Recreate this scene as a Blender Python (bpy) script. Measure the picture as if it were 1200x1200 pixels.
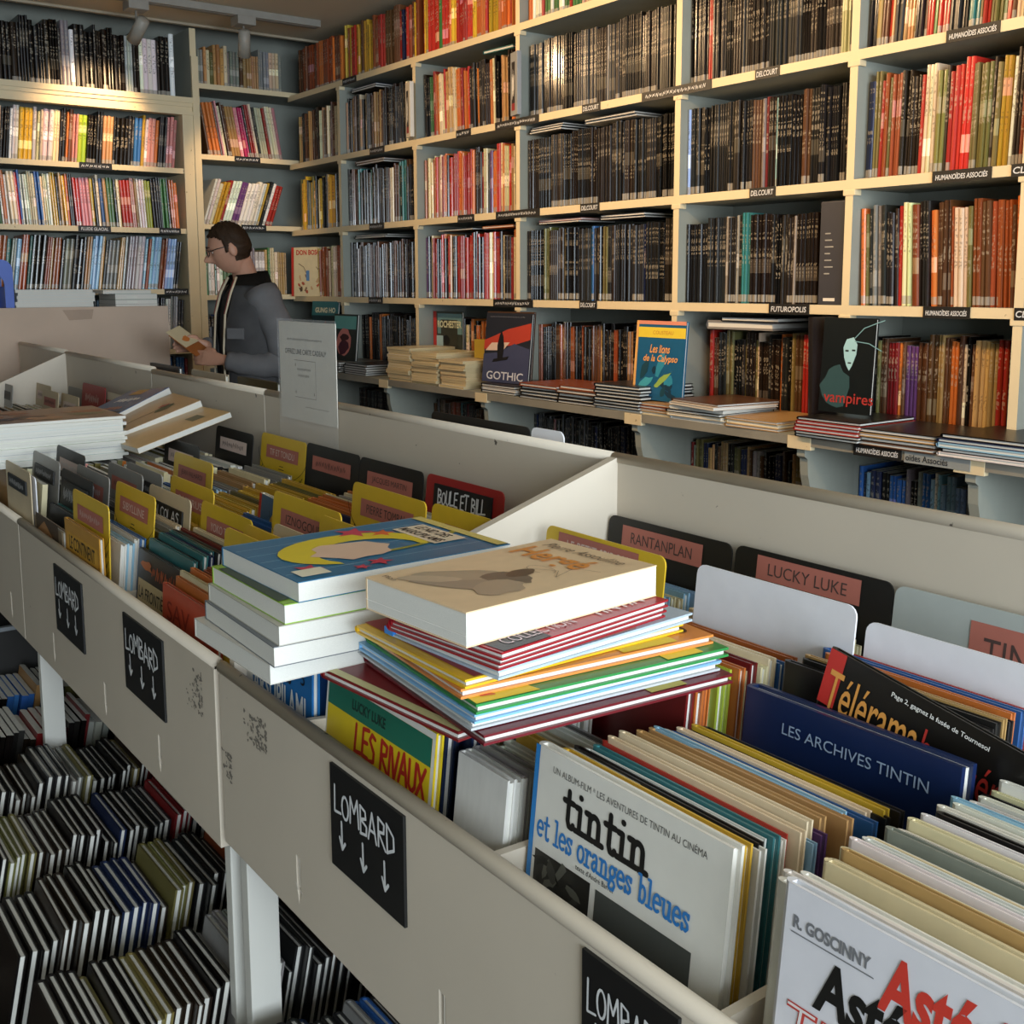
import bpy, bmesh, math, random
from mathutils import Vector, Matrix, Euler

for o in list(bpy.data.objects):
    bpy.data.objects.remove(o, do_unlink=True)
SC = bpy.context.scene
COL = SC.collection
RN = random.Random(11)
PI = math.pi

# ------------------------------------------------------------------ camera
F, CX, CY, EYE = 1293.0, 600.0, 510.0, 1.5          # pixels of a 1200 x 1200 frame, metres
def _basis():
    a = Vector((-958., 175., 1293.)).normalized()     # world -X in camera (right, up, forward)
    up = Vector((-8., 9250., -1293.))
    up = (up - a * up.dot(a)).normalized()
    X = -a; Z = up
    Y = Z.cross(X)
    if Y.z < 0: Y = -Y
    return X, Y, Z
_X, _Y, _Z = _basis()
CAMROW = [Vector((_X[i], _Y[i], _Z[i])) for i in range(3)]  # right, up, forward in world
EYEP = Vector((0, 0, EYE))
cam = bpy.data.cameras.new('camera'); cam_o = bpy.data.objects.new('camera', cam); COL.objects.link(cam_o)
cam.sensor_width = 36; cam.lens = 36 * F / 1200; cam.shift_y = -(600 - CY) / 1200
cam.clip_start = 0.02
RGT, UPV, FWD = CAMROW
cam_o.matrix_world = Matrix(((RGT.x, UPV.x, -FWD.x, 0), (RGT.y, UPV.y, -FWD.y, 0), (RGT.z, UPV.z, -FWD.z, EYE), (0, 0, 0, 1)))
SC.camera = cam_o
def ray(x, y): return RGT * ((x - CX) / F) + UPV * (-(y - CY) / F) + FWD
def PY(x, y, v): d = ray(x, y); return EYEP + d * (v / d.y)
def PZ(x, y, v): d = ray(x, y); return EYEP + d * ((v - EYE) / d.z)
def PX(x, y, v): d = ray(x, y); return EYEP + d * (v / d.x)

# ------------------------------------------------------------------ world, window daylight, exposure
W = bpy.data.worlds.new('world'); SC.world = W; W.use_nodes = True
W.node_tree.nodes['Background'].inputs[0].default_value = (0.75, 0.85, 1.0, 1)
W.node_tree.nodes['Background'].inputs[1].default_value = 0.25
SC.view_settings.view_transform = 'Standard'
SC.view_settings.look = 'None'
SC.view_settings.exposure = 0.6
SC.view_settings.gamma = 1.0
SC.view_settings.use_curve_mapping = False
def area(name, loc, direction, sx, sy, energy, col):
    l = bpy.data.lights.new(name, 'AREA'); l.shape = 'RECTANGLE'; l.size = sx; l.size_y = sy
    l.energy = energy; l.color = col
    o = bpy.data.objects.new(name, l); COL.objects.link(o); o.location = loc
    o.rotation_euler = Vector(direction).to_track_quat('-Z', 'Y').to_euler()
    return o
area('shop_window_daylight_offscreen', (2.93, .35, 1.735), (-1, 0, 0), 4.0, 1.88, 240, (0.80, 0.91, 1.0))

# ------------------------------------------------------------------ materials
def lin(h):
    if isinstance(h, str):
        h = h.lstrip('#'); c = [int(h[i:i+2], 16) / 255 for i in (0, 2, 4)]
    else: c = list(h)
    return [((v + .055) / 1.055) ** 2.4 if v > .04045 else v / 12.92 for v in c]
MATS = {}
def pm(name, hexc, rough=.6, var=.12, scale=18, bump=0.0, metal=0.0, coat=0.0, emit=0.0, hex2=None, spec=0.5):
    if name in MATS: return MATS[name]
    m = bpy.data.materials.new(name); m.use_nodes = True
    nt = m.node_tree; b = nt.nodes['Principled BSDF']
    c = lin(hexc)
    tc = nt.nodes.new('ShaderNodeTexCoord')
    nz = nt.nodes.new('ShaderNodeTexNoise'); nz.inputs['Scale'].default_value = scale; nz.inputs['Detail'].default_value = 5
    nt.links.new(tc.outputs['Object'], nz.inputs['Vector'])
    rp = nt.nodes.new('ShaderNodeValToRGB')
    rp.color_ramp.elements[0].position = .3; rp.color_ramp.elements[1].position = .7
    c2 = lin(hex2) if hex2 else [v * (1 - var) for v in c]
    rp.color_ramp.elements[0].color = (*c2, 1); rp.color_ramp.elements[1].color = (*c, 1)
    nt.links.new(nz.outputs['Fac'], rp.inputs['Fac'])
    nt.links.new(rp.outputs['Color'], b.inputs['Base Color'])
    b.inputs['Roughness'].default_value = rough; b.inputs['Metallic'].default_value = metal
    b.inputs['Coat Weight'].default_value = coat
    b.inputs['Specular IOR Level'].default_value = spec
    if emit: 
        b.inputs['Emission Color'].default_value = (*c, 1); b.inputs['Emission Strength'].default_value = emit
    if bump:
        bp = nt.nodes.new('ShaderNodeBump'); bp.inputs['Strength'].default_value = bump; bp.inputs['Distance'].default_value = .002
        nt.links.new(nz.outputs['Fac'], bp.inputs['Height']); nt.links.new(bp.outputs['Normal'], b.inputs['Normal'])
    MATS[name] = m
    return m
def C(hexc, rough=.45):                                # plain print / card colour
    return pm('print_%s_%d' % (hexc.lstrip('#'), int(rough * 100)), hexc, rough, .06, 30)

def chipped_paint(name, hexc, chip='#5b5248', amount=.73, rough=.5):
    m = pm(name, hexc, rough, .07, 3.5, bump=.12)
    nt = m.node_tree; b = nt.nodes['Principled BSDF']
    src = b.inputs['Base Color'].links[0].from_socket
    tc = nt.nodes.new('ShaderNodeTexCoord'); n = nt.nodes.new('ShaderNodeTexNoise'); n.inputs['Scale'].default_value = 42; n.inputs['Detail'].default_value = 6
    nt.links.new(tc.outputs['Object'], n.inputs['Vector'])
    r = nt.nodes.new('ShaderNodeValToRGB'); r.color_ramp.elements[0].position = amount; r.color_ramp.elements[1].position = amount + .03
    nt.links.new(n.outputs['Fac'], r.inputs['Fac'])
    mx = nt.nodes.new('ShaderNodeMix'); mx.data_type = 'RGBA'
    nt.links.new(r.outputs['Color'], mx.inputs['Factor']); nt.links.new(src, mx.inputs['A']); mx.inputs['B'].default_value = (*lin(chip), 1)
    nt.links.new(mx.outputs['Result'], b.inputs['Base Color'])
    return m
BINP = chipped_paint('bin_paint', '#cfc3b1')
LEGP = pm('leg_paint', '#d6d4cc', .5, .06, 4)
SHELFP = chipped_paint('shelf_edge_paint', '#dccaa4', '#8d7a58', .70)
SHELFG = pm('shelf_grey_paint', '#8f9288', .7, .12, 6)
BACKG = pm('shelf_back_paint', '#8a8d84', .8, .15, 5)
WALLP = pm('wall_paint', '#9a9a92', .85, .08, 2)
CEILP = pm('ceiling_paint', '#c9bda6', .9, .05, 1.5)
DARKP = pm('recess_grey_paint', '#7f8583', .85, .12, 3)
FLOORM = pm('floor_boards', '#4a3c31', .55, .35, 5, bump=.2)
PAGES = pm('page_edges', '#d9d7cf', .8, .16, 160)
BLACKC = pm('black_card', '#141414', .5, .25, 40)
CHALK = pm('white_chalk_ink', '#d9dadb', .8, .15, 60)

def spine_material(name, attr):
    m = bpy.data.materials.new(name); m.use_nodes = True
    nt = m.node_tree; N = nt.nodes; L = nt.links; b = N['Principled BSDF']
    b.inputs['Roughness'].default_value = .3
    if attr:
        s = N.new('ShaderNodeAttribute'); s.attribute_name = 'Col'; colr, rnd = s.outputs['Color'], s.outputs['Alpha']
    else:
        s = N.new('ShaderNodeObjectInfo'); colr, rnd = s.outputs['Color'], s.outputs['Alpha']
    uv = N.new('ShaderNodeUVMap'); uv.uv_map = 'UVMap'
    sp = N.new('ShaderNodeSeparateXYZ'); L.new(uv.outputs['UV'], sp.inputs[0])
    u, v = sp.outputs[0], sp.outputs[1]
    def mth(op, a, bb=None):
        n = N.new('ShaderNodeMath'); n.operation = op
        for i, q in enumerate((a, bb)):
            if q is None: continue
            if isinstance(q, (int, float)): n.inputs[i].default_value = q
            else: L.new(q, n.inputs[i])
        return n.outputs[0]
    def fr(k): return mth('FRACT', mth('MULTIPLY', rnd, k))
    def band(lo, hi): return mth('MULTIPLY', mth('GREATER_THAN', v, lo), mth('LESS_THAN', v, hi))
    on = mth('GREATER_THAN', u, -.5)
    # lettering
    cb = N.new('ShaderNodeCombineXYZ'); L.new(mth('MULTIPLY', u, 1.6), cb.inputs[0]); L.new(mth('MULTIPLY', v, 30), cb.inputs[1]); L.new(mth('MULTIPLY', rnd, 91), cb.inputs[2])
    nz = N.new('ShaderNodeTexNoise'); nz.inputs['Scale'].default_value = 1; nz.inputs['Detail'].default_value = 2; L.new(cb.outputs[0], nz.inputs['Vector'])
    lo = mth('ADD', mth('MULTIPLY', fr(7.3), .3), .28); hi = mth('ADD', lo, mth('ADD', mth('MULTIPLY', fr(3.7), .25), .16))
    let = mth('MULTIPLY', mth('MULTIPLY', mth('GREATER_THAN', nz.outputs['Fac'], .53), band(lo, hi)), mth('LESS_THAN', mth('ABSOLUTE', mth('SUBTRACT', u, .5)), .32))
    let2 = mth('MULTIPLY', mth('MULTIPLY', mth('GREATER_THAN', nz.outputs['Fac'], .56), band(.72, .93)), mth('LESS_THAN', mth('ABSOLUTE', mth('SUBTRACT', u, .5)), .25))
    let = mth('MULTIPLY', mth('MAXIMUM', let, let2), on)
    # picture block in another tone
    blo = mth('ADD', mth('MULTIPLY', fr(13.1), .5), .15)
    blk = mth('MULTIPLY', mth('MULTIPLY', band(blo, mth('ADD', blo, .16)), mth('GREATER_THAN', fr(17.7), .62)), on)
    lab = mth('MULTIPLY', mth('MULTIPLY', band(.02, .10), mth('GREATER_THAN', fr(5.3), .45)), on)
    hsv = N.new('ShaderNodeHueSaturation'); L.new(colr, hsv.inputs['Color']); L.new(mth('ADD', mth('MULTIPLY', fr(23.9), .12), .44), hsv.inputs['Hue']); hsv.inputs['Value'].default_value = 1.6; hsv.inputs['Saturation'].default_value = .7
    add = N.new('ShaderNodeMix'); add.data_type = 'RGBA'; add.blend_type = 'ADD'; add.inputs['Factor'].default_value = .07
    L.new(hsv.outputs['Color'], add.inputs['A']); add.inputs['B'].default_value = (1, .85, .6, 1)
    m1 = N.new('ShaderNodeMix'); m1.data_type = 'RGBA'; L.new(mth('MULTIPLY', blk, .8), m1.inputs['Factor']); L.new(colr, m1.inputs['A']); L.new(add.outputs['Result'], m1.inputs['B'])
    bw = N.new('ShaderNodeRGBToBW'); L.new(colr, bw.inputs[0])
    tcol = N.new('ShaderNodeMix'); tcol.data_type = 'RGBA'; L.new(mth('GREATER_THAN', bw.outputs[0], .25), tcol.inputs['Factor'])
    tcol.inputs['A'].default_value = (.42, .36, .27, 1); tcol.inputs['B'].default_value = (.05, .04, .04, 1)
    m2 = N.new('ShaderNodeMix'); m2.data_type = 'RGBA'; L.new(mth('MULTIPLY', let, .45), m2.inputs['Factor']); L.new(m1.outputs['Result'], m2.inputs['A']); L.new(tcol.outputs['Result'], m2.inputs['B'])
    m3 = N.new('ShaderNodeMix'); m3.data_type = 'RGBA'; L.new(mth('MULTIPLY', lab, .75), m3.inputs['Factor']); L.new(m2.outputs['Result'], m3.inputs['A']); m3.inputs['B'].default_value = (.36, .33, .28, 1)
    L.new(m3.outputs['Result'], b.inputs['Base Color'])
    L.new(mth('ADD', mth('MULTIPLY', fr(31.3), .22), .14), b.inputs['Roughness'])
    return m
SPINE = spine_material('album_spine', False)
SPINES = spine_material('album_spine_row', True)

def objcolor_material(name, rough):
    m = bpy.data.materials.new(name); m.use_nodes = True
    nt = m.node_tree; b = nt.nodes['Principled BSDF']
    oi = nt.nodes.new('ShaderNodeObjectInfo')
    tc = nt.nodes.new('ShaderNodeTexCoord'); nz = nt.nodes.new('ShaderNodeTexNoise'); nz.inputs['Scale'].default_value = 9
    nt.links.new(tc.outputs['Object'], nz.inputs['Vector'])
    mx = nt.nodes.new('ShaderNodeMix'); mx.data_type = 'RGBA'; mx.blend_type = 'MULTIPLY'; mx.inputs['Factor'].default_value = .18
    nt.links.new(oi.outputs['Color'], mx.inputs['A']); nt.links.new(nz.outputs['Fac'], mx.inputs['B'])
    nt.links.new(mx.outputs['Result'], b.inputs['Base Color']); b.inputs['Roughness'].default_value = rough
    return m
COVER = objcolor_material('album_cover', .33)

# ------------------------------------------------------------------ object helpers
def mesh(name, verts, faces, mats, mi=None, uv=None):
    me = bpy.data.meshes.new(name); me.from_pydata([tuple(v) for v in verts], [], faces)
    for m in (mats if isinstance(mats, (list, tuple)) else [mats]): me.materials.append(m)
    if mi:
        for p, i in zip(me.polygons, mi): p.material_index = i
    me.update()
    return me
def obj(name, me, parent=None, loc=(0, 0, 0), rot=(0, 0, 0), scale=(1, 1, 1)):
    o = bpy.data.objects.new(name, me); COL.objects.link(o)
    if parent: o.parent = parent
    o.location = loc; o.rotation_euler = rot; o.scale = scale
    return o
def tag(o, label, cat, group=None):
    o['label'] = label; o['category'] = cat
    if group: o['group'] = group
    return o
def thing(name, label, cat, loc=(0, 0, 0), rot=(0, 0, 0), group=None):
    o = bpy.data.objects.new(name, None); COL.objects.link(o); o.empty_display_size = .05
    o.location = loc; o.rotation_euler = rot
    return tag(o, label, cat, group)
def structure(o): o['kind'] = 'structure'; return o

BOXF = [(0, 3, 2, 1), (4, 5, 6, 7), (0, 1, 5, 4), (1, 2, 6, 5), (2, 3, 7, 6), (3, 0, 4, 7)]   # -z +z -y +x +y -x
def box_vf(x0, x1, y0, y1, z0, z1, n=0):
    v = [(x0, y0, z0), (x1, y0, z0), (x1, y1, z0), (x0, y1, z0), (x0, y0, z1), (x1, y0, z1), (x1, y1, z1), (x0, y1, z1)]
    return v, [tuple(i + n for i in f) for f in BOXF]
def box(name, x0, x1, y0, y1, z0, z1, mat, parent=None, bev=0.0, mi=None, loc=(0, 0, 0), rot=(0, 0, 0)):
    v, f = box_vf(x0, x1, y0, y1, z0, z1)
    me = mesh(name, v, f, mat, mi)
    if bev:
        bm = bmesh.new(); bm.from_mesh(me)
        bmesh.ops.bevel(bm, geom=list(bm.edges), offset=bev, segments=2, affect='EDGES', profile=.7)
        bm.to_mesh(me); bm.free()
    return obj(name, me, parent, loc, rot)
def boxes(name, lst, mat, parent=None, **k):
    V, Fc = [], []
    for b in lst:
        v, f = box_vf(*b, n=len(V)); V += v; Fc += f
    return obj(name, mesh(name, V, Fc, mat), parent, **k)
def prism(name, pts, depth, mat, parent=None, plane='xz', **k):
    """polygon (a,b) extruded by depth; plane xz -> front face at y=0, yz -> x, xy -> z"""
    n = len(pts); V = []
    for d in (0, depth):
        for a, b in pts: V.append({'xz': (a, d, b), 'yz': (d, a, b), 'xy': (a, b, d)}[plane])
    Fc = [tuple(range(n)), tuple(range(2 * n - 1, n - 1, -1))] + [(i, i + n, (i + 1) % n + n, (i + 1) % n) for i in range(n)]
    me = mesh(name, V, Fc, mat)
    bm = bmesh.new(); bm.from_mesh(me); bmesh.ops.recalc_face_normals(bm, faces=bm.faces); bm.to_mesh(me); bm.free()
    return obj(name, me, parent, **k)
def tube_bm(bm, pts, rads, seg=10, cap=True, flat=None):
    """loft of rings along a path; rads = list of (ra, rb) or r; flat gives the reference side vector"""
    rings = []
    P = [Vector(p) for p in pts]
    ref = Vector(flat) if flat else None
    prev = None
    for i, p in enumerate(P):
        t = (P[min(i + 1, len(P) - 1)] - P[max(i - 1, 0)]).normalized()
        if ref is not None: a = ref - t * ref.dot(t)
        elif prev is None:
            a = Vector((0, 0, 1)) if abs(t.z) < .9 else Vector((1, 0, 0)); a = a - t * a.dot(t)
        else: a = prev - t * prev.dot(t)
        a.normalize(); prev = a; b = t.cross(a)
        r = rads[i]; ra, rb = r if isinstance(r, (tuple, list)) else (r, r)
        rings.append([bm.verts.new(p + a * (ra * math.cos(2 * PI * k / seg)) + b * (rb * math.sin(2 * PI * k / seg))) for k in range(seg)])
    for r0, r1 in zip(rings, rings[1:]):
        for k in range(seg): bm.faces.new((r0[k], r0[(k + 1) % seg], r1[(k + 1) % seg], r1[k]))
    if cap:
        bm.faces.new(rings[0][::-1]); bm.faces.new(rings[-1])
def bm_obj(name, bm, mat, parent=None, smooth=True, **k):
    bmesh.ops.recalc_face_normals(bm, faces=bm.faces)
    me = bpy.data.meshes.new(name); bm.to_mesh(me); bm.free(); me.materials.append(mat)
    if smooth:
        for p in me.polygons: p.use_smooth = True
    return obj(name, me, parent, **k)

# ---- lettering
_TXT = {}
def text_mesh(s, bold=0.0, shear=0.0):
    key = (s, bold, shear)
    if key in _TXT: return _TXT[key]
    cu = bpy.data.curves.new('lettering', 'FONT'); cu.body = s; cu.size = 1; cu.offset = bold; cu.shear = shear
    cu.resolution_u = 3
    o = bpy.data.objects.new('lettering_tmp', cu); COL.objects.link(o)
    bpy.context.view_layer.update()
    dg = bpy.context.evaluated_depsgraph_get()
    me = bpy.data.meshes.new_from_object(o.evaluated_get(dg))
    bpy.data.objects.remove(o, do_unlink=True)
    xs = [v.co.x for v in me.vertices] or [0, 1]; ys = [v.co.y for v in me.vertices] or [0, 1]
    x0, x1, y0, y1 = min(xs), max(xs), min(ys), max(ys)
    for v in me.vertices: v.co.x = (v.co.x - x0) / (x1 - x0); v.co.y = (v.co.y - y0) / (y1 - y0)
    _TXT[key] = me
    return me
def letter(s, mat, parent, x, z, w, h, y=-.0009, face='front', bold=0.0, shear=0.0, rotz=0.0, name='lettering'):
    """lettering fitted to the box (x, z, w, h) on a front (-Y) or top (+Z) face"""
    me = text_mesh(s, bold, shear).copy(); me.materials.clear(); me.materials.append(mat)
    if face == 'front': return obj(name, me, parent, (x, y, z), (PI / 2, rotz, 0), (w, h, 1))
    return obj(name, me, parent, (x, z, y), (0, 0, rotz), (w, h, 1))
def ribbon_vf(lines, wd, V, Fc):
    for ln in lines:
        pts = [Vector((p[0], p[1])) for p in ln]
        for a, b in zip(pts, pts[1:]):
            d = b - a
            if d.length < 1e-6: continue
            n = Vector((-d.y, d.x)).normalized() * wd / 2; i = len(V)
            V += [a - n, b - n, b + n, a + n]; Fc.append((i, i + 1, i + 2, i + 3))
        for p in pts:
            i = len(V); V += [p + Vector((math.cos(t * PI / 4), math.sin(t * PI / 4))) * wd / 2 for t in range(8)]
            Fc.append(tuple(range(i, i + 8)))
def ribbons(name, lines, wd, mat, parent, y=-.0009, face='front'):
    V, Fc = [], []; ribbon_vf(lines, wd, V, Fc)
    off = [0.0] * len(V)
    for fi, f in enumerate(Fc):
        for vi in f: off[vi] = fi * 2.5e-6
    V = [(v.x, y - d, v.y) if face == 'front' else (v.x, v.y, y + d) for v, d in zip(V, off)]
    return obj(name, mesh(name, V, Fc, mat), parent)
def arc(cx, cy, rx, ry, a0, a1, n=10):
    return [(cx + rx * math.cos(math.radians(a0 + (a1 - a0) * i / n)), cy + ry * math.sin(math.radians(a0 + (a1 - a0) * i / n))) for i in range(n + 1)]
HAND = {   # marker capitals, unit height
 'L': (.55, [[(.05, 1), (.02, .02), (.5, .08)]]), 'O': (.6, [arc(.28, .45, .24, .42, 80, 440, 14)]),
 'M': (.75, [[(.05, 0), (.1, .95), (.35, .45), (.6, 1), (.68, .02)]]),
 'B': (.6, [[(.08, 0), (.06, 1), (.42, .9), (.45, .65), (.08, .52), (.5, .38), (.48, .08), (.05, 0)]]),
 'A': (.65, [[(.02, 0), (.3, 1), (.58, 0)], [(.12, .35), (.5, .35)]]),
 'R': (.6, [[(.08, 0), (.08, 1), (.48, .88), (.45, .58), (.08, .5), (.55, 0)]]),
 'D': (.62, [[(.08, 0), (.05, 1), (.5, .7), (.52, .25), (.06, 0)]]),
 'U': (.6, [[(.05, 1), (.06, .2), (.28, 0), (.48, .2), (.5, 1)]]), 'E': (.52, [[(.48, 1), (.05, .95), (.05, .02), (.48, 0)], [(.05, .5), (.4, .52)]]),
 'I': (.22, [[(.1, 1), (.1, 0)]]), 'T': (.6, [[(0, 1), (.55, 1)], [(.28, 1), (.27, 0)]]), ' ': (.35, []),
 'S': (.5, [[(.45, .9), (.2, 1), (.06, .78), (.4, .42), (.4, .1), (.05, .02)]]), 'N': (.6, [[(.05, 0), (.06, 1), (.5, 0), (.52, 1)]]),
 'C': (.55, [arc(.3, .48, .26, .46, 50, 310, 10)]), 'P': (.55, [[(.08, 0), (.08, 1), (.48, .88), (.45, .58), (.08, .48)]]),
 'X': (.55, [[(0, 0), (.5, 1)], [(0, 1), (.5, 0)]]), 'G': (.6, [arc(.3, .48, .26, .46, 50, 340, 10), [(.3, .42), (.55, .42)]]), 'Q': (.6, [arc(.28, .45, .24, .42, 80, 440, 14), [(.35, .2), (.55, -.1)]]),
 'Z': (.5, [[(.02, 1), (.45, 1), (0, 0), (.45, 0)]]), 'V': (.55, [[(0, 1), (.25, 0), (.5, 1)]]), 'H': (.6, [[(.06, 0), (.06, 1)], [(.5, 0), (.5, 1)], [(.06, .5), (.5, .5)]]),
 'Y': (.55, [[(0, 1), (.26, .5), (.5, 1)], [(.26, .5), (.24, 0)]]), 'F': (.5, [[(.05, 0), (.05, 1), (.45, 1)], [(.05, .52), (.38, .52)]]), 'J': (.4, [[(.32, 1), (.32, .15), (.15, 0), (0, .15)]]), 'K': (.55, [[(.06, 0), (.06, 1)], [(.5, 1), (.08, .5), (.52, 0)]]),
}
SLAB = {   # slab-serif lower case, x-height .66
 't': (.47, [[(.21, .9), (.21, .16), (.27, .03), (.38, .02), (.44, .1)], [(.03, .64), (.42, .64)]]),
 'i': (.42, [[(.21, .62), (.21, .03)], [(.03, .03), (.39, .03)], [(.05, .62), (.21, .62)], [(.2, .9), (.22, .9)]]),
 'n': (.74, [[(.19, .62), (.19, .03)], [(.03, .62), (.19, .62)], [(.02, .03), (.34, .03)], [(.19, .45)] + arc(.36, .45, .17, .18, 170, 0, 6) + [(.54, .03)], [(.41, .03), (.71, .03)]]),
 'l': (.42, [[(.21, .98), (.21, .03)], [(.03, .03), (.39, .03)], [(.05, .98), (.21, .98)]]),
 'e': (.6, [[(.08, .34), (.52, .36)] + arc(.3, .34, .23, .3, 5, 310, 12)]),
 's': (.52, [[(.44, .62), (.43, .48)], [(.43, .52), (.3, .63), (.14, .6), (.1, .47), (.25, .36), (.4, .27), (.43, .14), (.3, .03), (.12, .08), (.08, .2)], [(.07, .22), (.07, .02)]]),
 'o': (.62, [arc(.3, .33, .23, .3, 0, 360, 14)]),
 'r': (.52, [[(.19, .62), (.19, .03)], [(.03, .62), (.19, .62)], [(.03, .03), (.37, .03)], [(.19, .42), (.28, .6), (.4, .62), (.45, .52)]]),
 'a': (.62, [[(.1, .5), (.18, .62), (.34, .63), (.42, .5), (.42, .12), (.5, .03), (.6, .06)], [(.42, .38), (.2, .35), (.1, .22), (.12, .08), (.25, .02), (.42, .16)]]),
 'g': (.6, [arc(.27, .42, .19, .2, 0, 360, 12), [(.42, .56), (.55, .62)], [(.16, .26), (.14, .14), (.4, .1), (.5, -.03), (.4, -.22), (.15, -.22), (.07, -.1), (.16, .06)]]),
 'b': (.64, [[(.18, .98), (.18, .03)], [(.02, .98), (.18, .98)], arc(.35, .33, .19, .3, 150, -150, 10)]),
 'u': (.74, [[(.17, .62), (.17, .2)] + arc(.34, .2, .17, .17, 180, 350, 6) + [(.55, .62)], [(.55, .62), (.55, .03)], [(.02, .62), (.17, .62)], [(.4, .62), (.55, .62)], [(.55, .03), (.7, .03)]]),
 ' ': (.4, []),
}
def stroke_text(s, font, x, z, w, h, wd, mat, parent, y=-.0009, face='front', name='lettering', jitter=0.0, skew=0.0):
    tot = sum(font[c][0] for c in s); sx = w / tot; cur = 0; lines = []
    for c in s:
        a, ls = font[c]; jz = RN.uniform(-jitter, jitter)
        for ln in ls: lines.append([(x + (cur + p[0]) * sx + skew * p[1] * h, z + (p[1] + jz) * h) for p in ln])
        cur += a
    return ribbons(name, lines, wd, mat, parent, y, face)
PC = [0]
def patch(name, pts, mat, parent, y=-.0006, face='front'):
    PC[0] += 1; d = (PC[0] % 14) * 1.3e-5; y = y - d if face == 'front' else y + d
    V = [(a, y, b) if face == 'front' else (a, b, y) for a, b in pts]
    return obj(name, mesh(name, V, [tuple(range(len(V)))], mat), parent)
def rect(x0, x1, z0, z1): return [(x0, z0), (x1, z0), (x1, z1), (x0, z1)]
def blob(cx, cy, rx, ry, n=14, jit=.25, a=0):
    p = []
    for i in range(n):
        t = 2 * PI * i / n; q = 1 + RN.uniform(-jit, jit); ux, uy = rx * q * math.cos(t), ry * q * math.sin(t)
        p.append((cx + ux * math.cos(a) - uy * math.sin(a), cy + ux * math.sin(a) + uy * math.cos(a)))
    return p

# ------------------------------------------------------------------ palettes
PAL = {k: v for k, v in [
 ('black', '#0f0c0a'), ('dark brown', '#231911'), ('charcoal', '#212020'), ('brown', '#5a3a24'), ('rust', '#8d4524'), ('orange', '#bf6a30'), ('red', '#a52c22'),
 ('dark red', '#6e1a1a'), ('yellow', '#c79f30'), ('cream', '#d9cba6'), ('white', '#dedbd2'), ('grey', '#85837d'), ('olive', '#6b6438'), ('green', '#3f6b3a'),
 ('teal', '#2f6a6b'), ('blue', '#2f5f9e'), ('navy', '#1c2747'), ('light blue', '#8fb6d4'), ('purple', '#5b3a6b'), ('pink', '#c98a86'), ('tan', '#b08a58'), ('lime', '#9fae3c'), ('magenta', '#a82a5a')]}
def pick(p, rn=RN):
    """palette given as 'colour:weight ...'"""
    items = [(a.split(':')[0].replace('_', ' '), float(a.split(':')[1])) for a in p.split()]
    t = rn.uniform(0, sum(w for _, w in items))
    for n, w in items:
        t -= w
        if t <= 0: return n
    return items[-1][0]
def vary(h, k=.18):
    c = lin(h); q = 1 + RN.uniform(-k, k)
    return [min(1, max(0, v * q * (1 + RN.uniform(-k / 3, k / 3)))) for v in c]

# ------------------------------------------------------------------ shelf books (unit mesh: x thickness, y depth with the spine at 0, z height)
def _spine_unit():
    ol = [(0, .03), (.2, .004), (.5, 0), (.8, .004), (1, .03), (1, 1), (0, 1)]
    n = len(ol); V = [(a, b, z) for z in (0, 1) for a, b in ol]
    Fc = [(i, (i + 1) % n, (i + 1) % n + n, i + n) for i in range(n)] + [tuple(range(n - 1, -1, -1)), tuple(range(n, 2 * n))]
    return V, Fc, n
SU_V, SU_F, SU_N = _spine_unit()
def spine_mesh(name):
    me = mesh(name, SU_V, SU_F, [SPINE, PAGES], [0] * SU_N + [0, 1])
    uv = me.uv_layers.new(name='UVMap')
    for p in me.polygons:
        for li in p.loop_indices:
            co = me.vertices[me.loops[li].vertex_index].co
            uv.data[li].uv = (co.x, co.z) if p.index < 4 else (-1, co.z)
    return me
SPINE_ME = spine_mesh('album_block')
class Stuff:
    def __init__(s): s.V, s.F, s.C, s.UV, s.MI = [], [], [], [], []
    def add(s, mtx, col):
        n = len(s.V); s.V += [mtx @ Vector(v) for v in SU_V]
        for fi, f in enumerate(SU_F):
            s.F.append(tuple(i + n for i in f)); s.MI.append(1 if fi == SU_N + 1 else 0)
            for i in f: s.UV.append((SU_V[i][0], SU_V[i][2]) if fi < 4 else (-1, SU_V[i][2]))
        s.C += [col] * len(SU_V)
    def build(s, name, label, cat):
        me = mesh(name, s.V, s.F, [SPINES, PAGES], s.MI)
        uv = me.uv_layers.new(name='UVMap')
        for i, q in enumerate(s.UV): uv.data[i].uv = q
        ca = me.color_attributes.new('Col', 'FLOAT_COLOR', 'POINT')
        for i, q in enumerate(s.C): ca.data[i].color = q
        o = obj(name, me); tag(o, label, cat); o['kind'] = 'stuff'
        return o
WALLSTUFF = Stuff(); BINSTUFF = Stuff()
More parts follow.
